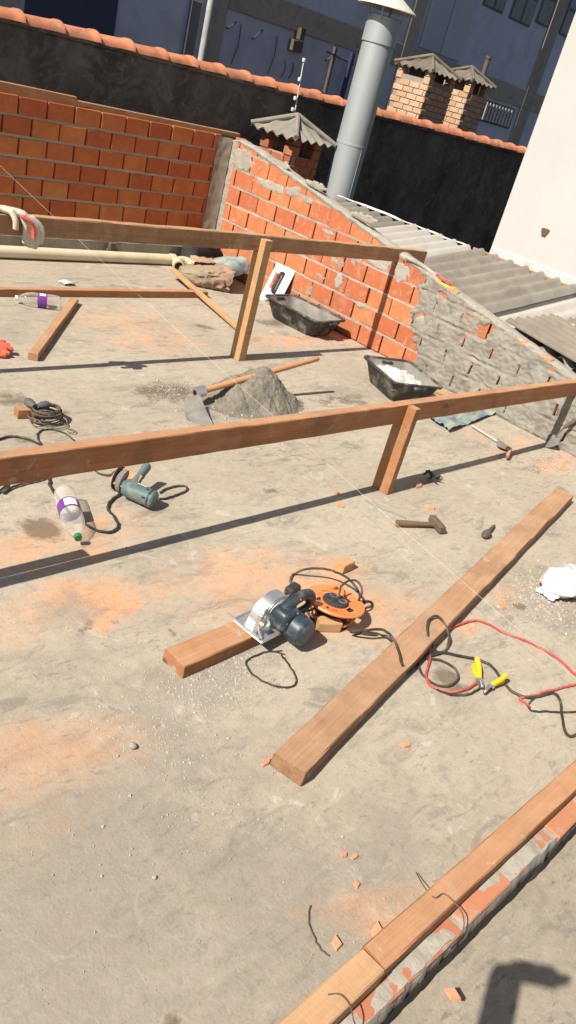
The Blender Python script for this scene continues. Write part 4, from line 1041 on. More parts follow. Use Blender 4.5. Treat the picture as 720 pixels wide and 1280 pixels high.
mb = MB(); mb.grid(lambda u, v: (wp.x-.09-.06*u, wp.y-.05+.10*v+.02*nz(u*3, v*4), .04*(1-u)+.012+.02*nz(u*4, v*6, 3)), 10, 14); mb.build('bag_flap', m_whitebag, wb_, True)
o = MB().tube(smoothpath([G(708, 716, .02), G(716, 713, .05), G(726, 716, .03)], 4), .022, 8).build('dark_grip', m_black, None, True); tag(o, 'black grip poking out behind the white plastic bag', 'tool grip'); anchor(o)
p = G(83, 355); mb = MB(); mb.grid(lambda u, v: (p.x-.05+.11*u, p.y-.045+.09*v, .008+.02*abs(nz(u*3, v*3, 2))+.012*math.sin(u*3.1)), 10, 10); o = mb.build('paper_scrap', m_whitebag, None, True); tag(o, 'small white paper scrap on the floor before the cream pipe', 'paper'); anchor(o)

# ---- bottles
def bottle(label, pb, pt, r, capm, blabel=True):
    b, t_ = Vector(pb), Vector(pt); d = t_-b; L = d.length
    t = thing('plastic_bottle', label, 'bottle', (b.x, b.y, 0), 'empty plastic bottles')
    M_ = Matrix.Translation(b) @ frame(d).to_4x4() @ Matrix.Rotation(R(90), 4, 'Y')
    pr = [(0, .012), (r*.45, .006), (r*.7, 0), (r*.93, .012), (r, .05), (r*.985, .09), (r*.97, L*.30), (r*.97, L*.52), (r, L*.54), (r*1.0, L*.64), (r*.9, L*.74), (r*.62, L*.85), (r*.36, L*.91), (r*.27, L*.935), (r*.27, L*.955)]
    mb = MB(); mb.lathe(pr, 28, M_); mb.build('shell', m_pet, t, 'full')
    MB().lathe([(r*1.002, L*.315), (r*1.006, L*.32), (r*1.006, L*.505), (r*1.002, L*.51)], 28, M_).build('wrap_label', m_label, t, True)
    MB().lathe([(r*1.009, L*.34), (r*1.012, L*.345), (r*1.012, L*.475), (r*1.009, L*.48)], 10, M_, R(150), R(215)).build('label_print', m_labelw, t, True)
    MB().lathe([(r*.27, L*.945), (r*.33, L*.945), (r*.33, L*.995), (r*.30, L), (0, L)], 18, M_).build('cap', capm, t, True)
    return t
rb = .049
bottle('clear bottle with purple label and green cap lying in front of the middle rail', G(80, 615, rb), G(98, 673, .04), rb, m_green)
bottle('clear bottle with purple label lying beside the floor beam at the back left', G(76, 379, .05), G(19, 372, .04), .052, m_labelw)

# ---- gloves
def glove(label, pts_palm, fingers, r, cuff, parts_red):
    """knit glove: palm + five fingers fused, latex coating as a child"""
    pass
bx = .845+.054
p = OY(20, 268, YK+.02)
gx = p.x
g1 = thing('work_glove', 'white and red work glove hung over the back rail', 'glove', (gx, YK, .7))
mb = MB()
mb.tube(smoothpath([(gx-.16, YK+.05, .925), (gx-.06, YK+.03, .915), (gx+.03, YK-.005, .905), (gx+.07, YK-.03, .86)], 5), [.036]*5+[.042]*6+[.036]*5, 10, sq=.5)
for k, (dx, l) in enumerate(((-.02, .10), (.012, .125), (.045, .13), (.075, .10))):
    mb.tube(smoothpath([(gx+.02+dx*.6, YK-.02, .90), (gx+.05+dx, YK-.035, .85), (gx+.055+dx, YK-.03, .85-l*.9)], 4), .0155, 8)
mb.tube(smoothpath([(gx-.05, YK-.01, .925), (gx-.03, YK-.035, .88), (gx-.025, YK-.035, .83)], 4), .017, 8)
remesh(mb.build('knit_hand', m_glove, g1, True), .006)
mb = MB(); mb.tube(smoothpath([(gx+.0, YK-.035, .905), (gx+.035, YK-.058, .89), (gx+.062, YK-.062, .85), (gx+.068, YK-.058, .80)], 5), .017, 8, sq=.5); mb.build('latex_palm', m_glove_r, g1, True)
gp = G(2, 440)
g2 = thing('work_glove', 'red coated work glove on the floor at the left edge', 'glove', (gp.x, gp.y, 0))
mb = MB(); c = G(-14, 436, .03)
mb.tube([(c.x-.14, c.y+.02, .03), (c.x, c.y, .035), (c.x+.05, c.y, .03)], [.04, .045, .04], 10, sq=.6)
ends = [G(6, 428, .05), G(12, 432, .05), G(16, 437, .035), G(12, 443, .02)]
for k, e in enumerate(ends): mb.tube(smoothpath([(c.x+.02, c.y+.03-.02*k, .035), (c+e)/2+Vector((0, 0, .02)), e], 4), .0165, 8)
mb.tube(smoothpath([(c.x-.02, c.y-.03, .03), (c.x+.03, c.y-.07, .02), (c.x+.07, c.y-.08, .018)], 4), .016, 8)
remesh(mb.build('latex_hand', m_glove_r, g2, True), .006)
MB().lathe([(.03, -.02), (.046, -.02), (.044, .04), (.03, .04)], 12, Matrix.Translation((c.x-.14, c.y+.02, .035)) @ Matrix.Rotation(R(90), 4, 'Y') @ Matrix.Diagonal((.6, 1, 1, 1))).build('knit_cuff', m_glove, g2, True)

# ---- roll and red-yellow cord on the raked wall top
a, b = OX(508, 322, WX-.02), OX(545, 345, WX+.03)
tr = thing('rolled_tube', 'grey tube with red and yellow wrap lying on the raked wall top', 'tube', (WX, b.y, b.z-.05))
MB().tube(smoothpath([a, (a+b)/2+Vector((0, 0, .012)), b], 5), .017, 10).build('tube', m_mortar, tr, True)
P = [OX(x, y, WX+.02+.02*math.sin(i*2)) for i, (x, y) in enumerate([(538, 340), (546, 342), (552, 349), (560, 352), (566, 358), (558, 358), (550, 352), (543, 347)])]
MB().tube(smoothpath(P, 4), .010, 8).build('red_wrap', m_red, tr, True)
P = [OX(x, y, WX+.0) for x, y in [(545, 349), (553, 355), (561, 359), (568, 361)]]
MB().tube(smoothpath(P, 4), .009, 8).build('yellow_wrap', m_yellow, tr, True)

# ---- hammer, rod, plumb bob, trowels
h0, h1 = G(496, 654, .018), G(546, 656, .022)
hm = thing('club_hammer', 'club hammer with dark wooden handle on the floor', 'hammer', (h1.x, h1.y, 0))
d = (h1-h0); MB().tube([h0, h0+d*.2, h0+d*.6, h1+d*.06], [.019, .018, .014, .013], 10).build('handle', mat('dark_handle_wood', (.13, .08, .05), (.18, .11, .07), .7, 6), hm, True)
hd = (G(555, 665, .026)-G(542, 650, .026)).normalized(); hc = h1
F = Matrix.Translation((hc.x, hc.y, .027)) @ frame(hd).to_4x4()
bm_ = MB(); bm_.cbox((-.062, -.022, -.022), (.062, .022, .022), .009, F); bm_.cbox((-.066, -.018, -.018), (-.06, .018, .018), .004, F); bm_.cbox((.06, -.018, -.018), (.066, .018, .018), .004, F); bm_.build('head', m_iron, hm)
o = MB().tube([G(457, 625, .006), G(480, 636, .006), G(507, 647, .006)], .005, 7).build('steel_rod', m_steel, None, True); tag(o, 'thin steel rod on the floor pointing at the hammer', 'rod'); anchor(o)
b0, b1 = G(607, 669, .018), G(618, 657, .012); pb = thing('plumb_bob', 'small grey plumb bob on the floor right of the hammer', 'plumb bob', (b0.x, b0.y, 0))
F = Matrix.Translation(b0) @ frame(b1-b0).to_4x4() @ Matrix.Rotation(R(90), 4, 'Y'); L = (b1-b0).length
MB().lathe([(0, -.03), (.010, -.025), (.022, -.005), (.026, .02), (.02, .045), (.012, .055)], 16, F).build('bob', m_iron, pb, True)
MB().lathe([(.012, .054), (.010, L*.8), (.007, L), (0, L)], 12, F).build('stem', m_iron, pb, True)
def trowel(label, heel_, tip, han, lean):
    t = thing('trowel', label, 'trowel', (heel_.x, heel_.y, 0), 'brick trowels')
    d = (tip-heel_); s_ = d.cross(Vector((0, 0, 1)) if lean < .5 else Vector((1, 0, 0))).normalized(); L = d.length; nn = s_.cross(d).normalized()
    mb = MB(); pts2 = [(0, .25), (.12, .9), (.3, 1.), (.6, .72), (.85, .38), (1, .05)]
    mb.v = []
    for k in (0, .0025):
        for t_, w in pts2:
            for sg in (-1, 1): mb.v.append(heel_+d*t_+s_*(sg*w*.052)+nn*k)
    n = len(pts2)
    for k in (0, 1):
        for i in range(n-1): mb.f.append((k*2*n+2*i, k*2*n+2*i+1, k*2*n+2*i+3, k*2*n+2*i+2))
    for i in range(n-1):
        for sg in (0, 1): mb.f.append((2*i+sg, 2*i+2+sg, 2*n+2*i+2+sg, 2*n+2*i+sg))
    mb.build('blade', m_tub_in, t)
    h1 = heel_-d.normalized()*.05+Vector((0, 0, .03)); MB().tube(smoothpath([heel_+d*.06, heel_+Vector((0, 0, .02)), h1], 4), .006, 7).build('tang', m_iron, t, True)
    MB().tube([h1, h1+(han-h1)*.3, h1+(han-h1)*.8, han], [.010, .014, .015, .010], 10).build('handle', m_iron if lean else m_wood_d, t, True)
trowel('trowel with steel blade lying on the floor by the flattened sack', G(633, 562, .02), G(622, 549, .012), G(634, 571, .03), 0)
w_ = OX(687, 566, WX-.10); trowel('trowel leaning at the foot of the render by the rail shadow', Vector((WX-.10, w_.y, .10)), Vector((WX-.14, w_.y+.03, .005)), Vector((WX-.03, w_.y-.06, .26)), 1)
a, b = G(590, 532, .012), G(622, 552, .012)
o = board('timber_stick', a, b, .02, .014, m_fibre_l, n=4); tag(o, 'thin pale lath beside the flattened sack, pointing at the trowel', 'stick', 'loose floor timbers')
# crumpled black tape
p = G(540, 598, .02); mb = MB()
for k in range(7):
    a = k*.9+.3; mb.tube(smoothpath([p+Vector((0, 0, .01)), p+Vector((.03*math.cos(a), .03*math.sin(a), .02*(k % 3))), p+Vector((.06*math.cos(a+.4), .06*math.sin(a+.4), .012+.012*(k % 2)))], 3), [.012]*4+[.008]*2+[.004], 6, sq=.4)
o = mb.build('tape_scrap', m_black, None, True); tag(o, 'crumpled scrap of black tape in the rail shadow by the post', 'tape'); anchor(o)
# brick shards
SH = [(537, 635, .026, 'orange brick shard above the club hammer'), (425, 632, .022, 'orange brick shard left of the steel rod'), (522, 608, .030, 'orange brick shard at the foot of the short post'), (420, 616, .018, 'dark orange crumb at the edge of the rail shadow'),
      (420, 1180, .018, 'flat orange shard near the kerb, left of two'), (470, 1168, .020, 'long orange shard touching the kerb batten'), (429, 1069, .011, 'left of two tiny orange chips above the kerb'), (442, 1072, .011, 'right of two tiny orange chips above the kerb'),
      (445, 1106, .012, 'single tiny orange chip midway to the kerb'), (423, 1228, .014, 'small orange chip beside the pale batten end'), (332, 954, .013, 'small pink chip left of the long board end'), (505, 932, .014, 'small pale orange chip right of the long board'), (628, 758, .018, 'orange chip between long board and white bag'), (640, 690, .016, 'orange chip beside the far end of the long board'), (565, 1244, .02, 'orange chip on the near slab below the kerb')]
for i, (px, py, r_, lb) in enumerate(SH):
    p = G(px, py); rr = random.Random(i); n = rr.choice((4, 5, 5)); el = 1.9 if 'long' in lb else 1.25; th = rr.uniform(0, 3)
    if 'touching' in lb: th = .75
    poly = []
    for k in range(n):
        a = 2*math.pi*k/n+rr.uniform(-.3, .3); u, v = r_*el*math.cos(a), r_*.8*math.sin(a); poly.append((p.x+u*math.cos(th)-v*math.sin(th), p.y+u*math.sin(th)+v*math.cos(th)))
    mb = MB(); mb.prism(poly, lambda x, y: (x, y, .001), lambda x, y: (p.x+(x-p.x)*.85, p.y+(y-p.y)*.85, .001+min(.016, r_*.55)+.1*(x-p.x)*.6)); o = mb.build('brick_shard', m_chip); tag(o, lb, 'brick shard', 'brick shards on the floor'); anchor(o)
def rock(px, py, r_, lb, m=m_stone):
    bm = bmesh.new(); bmesh.ops.create_icosphere(bm, subdivisions=2, radius=r_); p = G(px, py, r_*.6)
    for v in bm.verts: v.co = v.co*(1+.5*noise.noise(v.co*40+Vector((px, 0, 0)))); v.co.z *= .75; v.co += p
    mb = MB(); mb.bm(bm); o = mb.build('stone', m); tag(o, lb, 'stone', 'loose stones'); anchor(o)
rock(167, 932, .0125, 'pale grey stone on the dusty floor at the lower left'); rock(193, 1096, .006, 'tiny pale pebble near the bottom left')
rock(147, 945-0, .004, 'small pebble left of the pale grey stone'); rock(434, 1211, .007, 'white pebble near the pale batten end'); rock(372+0, 1187+0, .0, '') if False else None
# loose grit nobody could count
mb = MB(); rr = random.Random(4)
def grit(px, py, sx, sy, n, r0, r1):
    c = G(px, py)
    for _ in range(n):
        x, y = c.x+rr.gauss(0, sx), c.y+rr.gauss(0, sy)
        if not (.47 < y < 6.2 and x < 5.6): continue
        r_ = rr.uniform(r0, r1)*(1 if rr.random() < .9 else 1.8); o = len(mb.v); a = rr.uniform(0, 3)
        for k in range(4): mb.v.append(Vector((x+r_*math.cos(a+k*1.57)*rr.uniform(.7, 1.2), y+r_*math.sin(a+k*1.57)*rr.uniform(.7, 1.2), 0)))
        mb.v.append(Vector((x+r_*.2, y, r_*rr.uniform(.6, 1.1)))); mb.f += [(o+k, o+(k+1) % 4, o+4) for k in range(4)]
grit(270, 845, .16, .09, 900, .0015, .0045); grit(215, 870, .16, .10, 450, .0015, .004); grit(200, 905, .10, .16, 350, .0015, .004); grit(315, 830, .10, .06, 350, .0015, .004)
grit(270, 990, .25, .12, 140, .001, .004); grit(690, 750, .18, .12, 600, .002, .008); grit(640, 730, .12, .12, 150, .002, .007); grit(310, 515, .34, .2, 900, .002, .007); grit(220, 490, .15, .12, 350, .002, .006)
grit(680, 575, .3, .1, 250, .002, .008); grit(580, 530, .5, .3, 150, .002, .006); grit(430, 430, .5, .2, 160, .003, .008); grit(540, 700, .5, .3, 80, .002, .006); grit(150, 1100, .35, .25, 220, .0007, .002); grit(400, 1050, .3, .3, 160, .0007, .002); grit(100, 800, .5, .3, 150, .001, .004); grit(620, 560, .35, .15, 120, .002, .007)
o = mb.build('loose_grit', m_grit); tag(o, 'loose cement grit and sand scattered on the floor', 'grit', kind='stuff')
mb = MB(); grit(690, 745, .2, .12, 90, .003, .008); grit(685, 580, .3, .07, 60, .002, .007); grit(470, 1150, .12, .06, 30, .001, .003); grit(420, 1190, .1, .06, 15, .001, .003); grit(140, 760, .1, .06, 60, .001, .004); grit(410, 425, .3, .1, 60, .003, .008); grit(500, 640, .3, .15, 20, .003, .006); grit(590, 740, .2, .1, 40, .002, .006)
o = mb.build('brick_crumbs', m_chip); tag(o, 'orange brick crumbs scattered on the floor', 'crumbs', kind='stuff')
# wires on the kerb and floor
for pts_, lb in (([(388, 1132), (386, 1150), (393, 1172), (402, 1187), (411, 1195)], 'curved dark wire lying on the floor left of the kerb'),):
    cable('tie_wire', pts_, .0024, m_iron, lb, 'wire', 'tie wires')
P = [G(520, 1090, .02), G(530, 1108, .08), G(543, 1122, .125), G(555, 1117, .125), G(570, 1130, .125), G(579, 1145, .115), G(578, 1165, .075), G(560, 1185, .064)]
o = MB().tube(smoothpath(P, 5), .0017, 6).build('tie_wire', m_iron, None, True); tag(o, 'thin tie wire looped over the kerb batten with a loose end up', 'wire', 'tie wires'); anchor(o)
P = [G(546, 1122, .124), G(536, 1105, .10), G(524, 1092, .05)]
P = [G(410, 1243, .124), G(425, 1243, .126), G(437, 1256, .124), G(442, 1275, .122), G(448, 1290, .07)]
o = MB().tube(smoothpath(P, 5), .0017, 6).build('tie_wire', m_iron, None, True); tag(o, 'thin tie wire looped over the pale batten at the bottom', 'wire', 'tie wires'); anchor(o)
# ---- circular saw resting on the offcut
so_ = G(334, 789, 0); F = frame(OFF_DIR)
sw = thing('circular_saw', 'dark blue circular saw with silver blade guard on the timber offcut', 'circular saw', (so_.x, so_.y, 0), None, Matrix.Rotation(math.atan2(OFF_DIR.y, OFF_DIR.x)+R(4), 3, 'Z') @ Matrix.Rotation(R(3), 3, 'X'))
L_ = dict(local=True)
mb = MB(); mb.cbox((-.145, -.075, .060), (.135, .004, .064), .0015); mb.cbox((-.145, .024, .060), (.135, .075, .064), .0015); mb.cbox((-.145, .0035, .0602), (-.10, .0245, .0638), .001); mb.cbox((.11, .0035, .0602), (.135, .0245, .0638), .001)
mb.cbox((-.145, -.078, .060), (.135, -.073, .072), .001); mb.cbox((-.145, .073, .060), (.135, .078, .072), .001); mb.build('base_plate', m_alu, sw, **L_)
def halfdisc(y0, y1, r0, r1, a0, a1, cx, cz, n=30):
    mb = MB()
    for i in range(n+1):
        a = R(a0+(a1-a0)*i/n); c_, s_ = math.cos(a), math.sin(a)
        for r_, y in ((r0, y0), (r1, y0), (r1, y1), (r0, y1)): mb.v.append(Vector((cx+r_*c_, y, cz+r_*s_)))
    for i in range(n):
        for k in range(4): mb.f.append((i*4+k, i*4+(k+1) % 4, (i+1)*4+(k+1) % 4, (i+1)*4+k))
    mb.f += [(0, 1, 2, 3), tuple(n*4+k for k in (3, 2, 1, 0))]; return mb
CX, CZ = .0, .075
halfdisc(-.004, .044, .090, .099, -4, 188, CX, CZ).build('upper_guard', m_alu, sw, True, **L_)
halfdisc(.0395, .0442, .0, .092, -2, 184, CX, CZ).build('guard_face', m_alu, sw, True, **L_)
halfdisc(-.0045, .0, .035, .092, 0, 182, CX, CZ).build('guard_inner_face', m_alu, sw, True, **L_)
halfdisc(.012, .0145, .0, .084, 0, 359.9, CX, CZ, 60).build('blade', m_steel, sw, True, **L_)
halfdisc(.0065, .0215, .080, .088, 190, 345, CX, CZ+.004).build('lower_guard', m_steel, sw, True, **L_)
# gear housing, motor, vents
My = Matrix.Translation((.012, -.004, .098)) @ Matrix.Rotation(R(90), 4, 'X')
MB().lathe([(0, 0), (.062, 0), (.064, .006), (.062, .030), (.052, .038)], 30, My).build('gear_case', m_alu, sw, True, **L_)
mt = MB().lathe([(.050, .036), (.056, .044), (.058, .06), (.058, .135), (.054, .150), (.044, .160), (0, .162)], 30, My).build('motor_housing', m_navy, sw, True, **L_)
MB().lathe([(.0588, .082), (.0596, .084), (.0596, .118), (.0588, .12)], 12, My, R(20), R(85)).build('rating_plate', m_cloth_b, mt, True, **L_)
MB().lathe([(.0598, .098), (.0602, .099), (.0602, .108), (.0598, .109)], 8, My, R(32), R(62)).build('red_mark', m_red, mt, True, **L_)
for k in range(7): MB().lathe([(.0585, .146), (.056, .150)], 2, My, R(k*45), R(k*45+18)).build('vent_slot', m_cloth_b, mt, **L_)
# front body under the handle
pillow(MB(), (-.015, -.058, .125), (.052, .045, .048), None, .5, .0, 1, 0, 32, 16, False).build('switch_body', m_navy, sw, True, **L_)
mb = MB(); mb.tube(smoothpath([(-.025, -.050, .150), (.02, -.048, .172), (.085, -.045, .180), (.135, -.045, .165), (.165, -.045, .130)], 6), [.026]*7+[.021]*12+[.022]*6, 14, sq=1.1); h_ = mb.build('rear_handle', m_navy, sw, True, **L_)
MB().tube(smoothpath([(.165, -.045, .135), (.16, -.045, .10), (.12, -.042, .088), (.06, -.04, .09)], 6), .014, 10).build('handle_bridge', m_navy, sw, True, **L_)
MB().cbox((.05, -.055, .150), (.085, -.036, .164), .003).build('trigger', m_cloth_b, h_, **L_)
for x_, y_, z_ in ((-.05, -.10, .135), (.02, -.102, .135), (.0, -.1, .165), (.05, -.066, .188)): MB().lathe([(0, .001), (.004, .001), (.0042, -.002)], 8, Matrix.Translation((x_, y_, z_)) @ Matrix.Rotation(R(70), 4, 'X')).build('screw', m_steel, sw, True, **L_)
for a_ in (30, 75, 120, 165): MB().lathe([(0, .002), (.0045, .002), (.005, -.001)], 8, My @ Matrix.Translation((.057*math.cos(R(a_)), .057*math.sin(R(a_)), .004)) @ Matrix.Rotation(R(180), 4, 'X')).build('screw', m_iron, sw, True, **L_)
for k in range(5): MB().cbox((-.05+.014*k, -.104, .10), (-.044+.014*k, -.101, .122), .0008).build('vent_slot', m_cloth_b, sw, **L_)
# depth bracket, bevel quadrant, wing knob
MB().cbox((-.13, -.032, .062), (-.118, -.012, .155), .002).build('bevel_bracket', m_alu, sw, **L_)
MB().tube(smoothpath([(-.128, -.06, .068), (-.125, -.03, .10), (-.10, -.015, .135), (-.075, -.008, .15)], 5), .006, 8).build('bevel_arc', m_steel, sw, True, **L_)
MB().lathe([(0, 0), (.014, 0), (.014, .016), (0, .018)], 12, Matrix.Translation((-.124, -.034, .12)) @ Matrix.Rotation(R(90), 4, 'X')).build('wing_knob', m_steel, sw, True, **L_)
MB().tube([(-.142, -.06, .069), (-.142, .11, .069)], .0045, 8).build('fence_rod', m_steel, sw, True, **L_)
MB().cbox((.075, -.030, .064), (.086, -.012, .13), .002).build('depth_bracket', m_alu, sw, **L_)

c = crop(280, 720, 3.6, [(262, 338), (225, 340), (175, 345), (118, 370), (100, 392), (118, 430), (170, 470), (250, 500), (305, 497), (327, 470), (312, 430), (280, 385), (258, 352)])
cable('black_cable', c, .0042, m_black, 'thin black cord loop on the floor in front of the saw', 'cable', 'power cords', lifts={0: .03, 12: .03})
c = crop(280, 720, 3.6, [(345, 175), (365, 160), (395, 150), (420, 140), (400, 128), (375, 150), (390, 185), (420, 200), (440, 185)])
cable('black_cable', c, .006, m_black, 'tangled black cord between the saw handle and the reel', 'cable', 'power cords', lifts={0: .10, 1: .07, 2: .04})
# plug by the reel
p = G(366, 737, .03); pg = thing('mains_plug', 'black rubber plug lying behind the saw guard', 'plug', (p.x, p.y, 0))
F = Matrix.Translation(p) @ frame(Vector((1, .25, .0))).to_4x4()
mb = MB(); mb.cbox((-.04, -.022, -.022), (.035, .022, .022), .008, F); mb.build('plug_body', m_black, pg)
for s_ in (-.01, .01): MB().tube([F @ Vector((-.04, s_, 0)), F @ Vector((-.058, s_, 0))], .003, 6).build('pin', m_steel, pg)

# ---- orange cable reel
rc = G(419, 752, .085)
rl = thing('cable_reel', 'orange plastic cable reel with black socket plate on the floor', 'cable reel', (rc.x, rc.y, 0), None, Matrix.Rotation(R(30), 3, 'Z') @ Matrix.Rotation(R(7), 3, 'Y'))
def flange(z, r_, name):
    mb = MB(); n = 60
    rad = [.040, .062, .088, r_-.004, r_, r_-.004, .088, .062, .040]; hh = [.002, .002, .003, .010, .004, -.003, -.003, -.003, -.003]
    def hole(i, j):
        a = (i % 12); return j in (1, 6) and a in (3, 4, 5, 6, 7, 8) or (j in (1, 6) and a in (2, 9) and False)
    for j, (q, h) in enumerate(zip(rad, hh)):
        for i in range(n):
            a = 2*math.pi*i/n; mb.v.append(Vector((q*math.cos(a), q*math.sin(a), z+h)))
    for j in range(len(rad)-1):
        for i in range(n):
            if hole(i, j): continue
            l = (i+1) % n; mb.f.append((j*n+i, j*n+l, (j+1)*n+l, (j+1)*n+i))
    # hole cheeks
    for i in range(n):
        a = i % 12
        for e, cond in ((i, a == 3), ((i+1) % n, a == 8)):
            if cond: mb.f.append((1*n+e, 2*n+e, 6*n+e, 7*n+e))
        if 3 <= a <= 8:
            l = (i+1) % n; mb.f.append((1*n+i, 1*n+l, 7*n+l, 7*n+i)); mb.f.append((2*n+i, 2*n+l, 6*n+l, 6*n+i))
    return mb.build(name, m_orange, rl, True, local=True)
flange(.078, .128, 'top_flange'); flange(.012, .094, 'bottom_flange')
MB().lathe([(.052, .010), (.056, .012), (.056, .078), (.05, .080), (0, .081)], 30).build('hub', m_orange, rl, True, local=True)
for k in range(4): MB().tube([Vector((.064*math.cos(a), .064*math.sin(a), .024+k*.013)) for a in [i*math.pi/14 for i in range(28)]], .0065, 7, closed=True).build('wound_cable', m_black, rl, True, local=True)
sp_ = MB().lathe([(0, .094), (.046, .094), (.054, .090), (.056, .080)], 32).build('socket_plate', m_cloth_b, rl, True, local=True)
for k in range(3):
    a = k*2.094+.5; x, y = .028*math.cos(a), .028*math.sin(a)
    MB().lathe([(.010, .0945), (.0165, .0945), (.019, .097), (.021, .0945)], 16, Matrix.Translation((x, y, 0))).build('socket_ring', m_tub, sp_, True, local=True)
    for s_ in (-.006, .006): MB().lathe([(0, .0958), (.003, .0955)], 8, Matrix.Translation((x+s_, y, 0))).build('socket_hole', m_iron, sp_, local=True)
MB().tube(smoothpath([(.075, -.02, .083), (.088, .0, .105), (.095, .02, .11), (.098, .035, .09)], 5), .009, 8).build('crank_knob', m_orange, rl, True, local=True)
c = crop(180, 680, 2.4, [(462, 142), (445, 125), (440, 108), (452, 90), (485, 76), (535, 74), (575, 84), (610, 102), (635, 128), (648, 155), (640, 172)])
cable('extension_cable', c, .0062, m_black, 'thick black cable arching behind the orange reel', 'cable', 'power cords', lifts={0: .03, 4: .05, 5: .07, 6: .08, 7: .09, 8: .08, 9: .06})
c = crop(180, 680, 2.4, [(586, 158), (588, 135), (602, 117), (625, 108), (645, 117), (654, 140), (648, 162), (640, 172)])
cable('extension_cable', c, .0055, m_black, 'short black lead plugged into the reel socket plate', 'cable', 'power cords', lifts={0: .105, 1: .13, 2: .15, 3: .155, 4: .15, 5: .13, 6: .10, 7: .06})
c = crop(180, 680, 2.4, [(640, 172), (665, 172), (684, 176), (680, 186), (655, 192)])
cable('extension_cable', c, .005, m_black, 'small black cable loop right of the reel', 'cable', 'power cords')

# ---- welding / jumper leads at the right
q = lambda pts: crop(440, 680, 2.571, pts)
c = crop(180, 680, 2.4, [(592, 248), (620, 256), (650, 264)])+q([(-5, 282), (40, 277), (95, 275), (130, 300), (150, 345), (160, 385), (178, 412), (205, 385), (240, 358), (285, 348), (340, 358), (400, 370), (445, 390), (478, 428), (510, 470), (560, 492), (610, 487), (645, 478), (668, 500), (676, 550), (684, 600), (705, 618), (740, 600)])
cable('extension_cable', c, .0068, m_black, 'long black lead running from the timber block over the board to the right edge', 'cable', 'power cords', lifts={3: .03, 4: .066, 5: .068, 6: .069, 7: .069, 8: .066, 9: .02})
c = crop(180, 680, 2.4, [(592, 250), (650, 268), (700, 274)])+q([(30, 283), (90, 290), (125, 303), (140, 312)])
cable('extension_cable', c, .0045, m_black, 'thinner black lead beside the long one before the board', 'cable', 'power cords', lifts={5: .05, 6: .066})
c = q([(272, 345), (250, 310), (243, 270), (250, 240), (275, 232), (298, 258), (312, 300), (305, 335), (285, 350)])
cable('extension_cable', c, .0062, m_black, 'upright black cable loop standing against the long board', 'cable', 'power cords', lifts={1: .05, 2: .07, 3: .075, 4: .075, 5: .06, 6: .04})
c = q([(285, 352), (245, 362), (215, 385), (228, 420), (270, 452), (315, 455), (342, 430), (330, 400), (290, 375), (240, 368)])
cable('extension_cable', c, .006, m_black, 'flat round black cable loop beside the yellow clamps', 'cable', 'power cords')
c = q([(740, 440), (712, 415), (680, 382), (630, 348), (575, 318), (530, 300), (480, 280), (440, 258), (400, 245), (355, 255), (310, 275), (265, 300), (248, 330), (250, 370), (240, 420), (250, 452), (290, 470), (335, 474), (375, 462), (405, 445)])
cable('jumper_lead', c, .0062, m_red, 'red lead looping from the right edge to the yellow clamp', 'cable', 'jumper leads', lifts={11: .03})
c = q([(740, 446), (690, 458), (640, 470), (590, 485), (555, 492), (540, 497), (560, 512), (572, 525)])
cable('jumper_lead', c, .0058, m_red, 'second red lead reaching the right edge below the clamps', 'cable', 'jumper leads')
c = q([(740, 538), (680, 540), (620, 538), (578, 535), (566, 518), (585, 495)])
cable('jumper_lead', c, .0045, m_black, 'thin black lead below the red one at the right edge', 'cable', 'power cords')
c = q([(270, 465), (310, 482), (350, 486), (385, 478), (410, 462)])
cable('jumper_lead', c, .005, m_black, 'black lead ending in the clamp jaws', 'cable', 'power cords')
def clamp(label, hpx, jpx, tpx):
    h, j, t_ = G(*hpx, .03), G(*jpx, .022), G(*tpx, .014)
    t = thing('jumper_clamp', label, 'clamp', (j.x, j.y, 0), 'yellow jumper clamps')
    up = Vector((0, 0, 1)); s_ = (h-j).cross(up).normalized()
    for sg in (-1, 1):
        MB().tube(smoothpath([j+up*.004*sg, (h+j)/2+up*(.012*sg)+s_*.004*sg, h+up*.018*sg], 5), [.010]*5+[.011]*5+[.009], 8).build('grip', m_yellow, t, True)
        MB().tube(smoothpath([j+up*.006*sg, (t_+j)/2+up*.010*sg, t_+up*.002*sg], 4), [.009]*4+[.007]*4+[.004], 8, sq=.6).build('jaw', m_steel if sg > 0 else m_iron, t, True)
    MB().tube([j-s_*.014, j+s_*.014], .006, 8).build('pivot', m_steel, t, True)
a, b, d = q([(396, 378), (408, 435), (420, 462)]); clamp('yellow jumper clamp standing upright at the lead end', a, b, d)
a, b, d = q([(492, 430), (447, 455), (425, 478)]); clamp('yellow jumper clamp lying flat, pointing right', a, b, d)

# ---- cables at the left, coil of wire, teal tool
k4 = lambda pts: crop(0, 480, 5.143, pts); k5 = lambda pts: crop(50, 560, 3.6, pts)
c = k4([(-30, 362), (20, 345), (70, 335), (130, 340), (190, 357), (240, 380), (275, 400), (300, 440), (318, 540), (315, 605), (320, 650), (345, 695)])+k5([(95, 245), (150, 310), (205, 342), (250, 368), (310, 378), (345, 362), (350, 340), (330, 305), (305, 275), (312, 245), (340, 220), (385, 195), (425, 165), (460, 135), (482, 108)])
cable('extension_cable', c, .0068, m_black, 'black cable running under the middle rail, past the bottle to the teal tool', 'cable', 'power cords', lifts={25: .06, 26: .09, 24: .04})
c = k4([(275, 402), (248, 365), (240, 325), (265, 298), (310, 290), (370, 298), (430, 325), (480, 365), (510, 400), (560, 470), (610, 555), (660, 580), (705, 582)])
cable('extension_cable', c, .005, m_black, 'grey-black cable loop behind the middle rail below the wire coil', 'cable', 'power cords')
c = k4([(-20, 700), (20, 668), (60, 652), (20, 700), (60, 672), (120, 648), (200, 628), (280, 605), (330, 560)])
cable('extension_cable', c, .0065, m_black, 'black cable curving out under the rail at the left edge', 'cable', 'power cords')
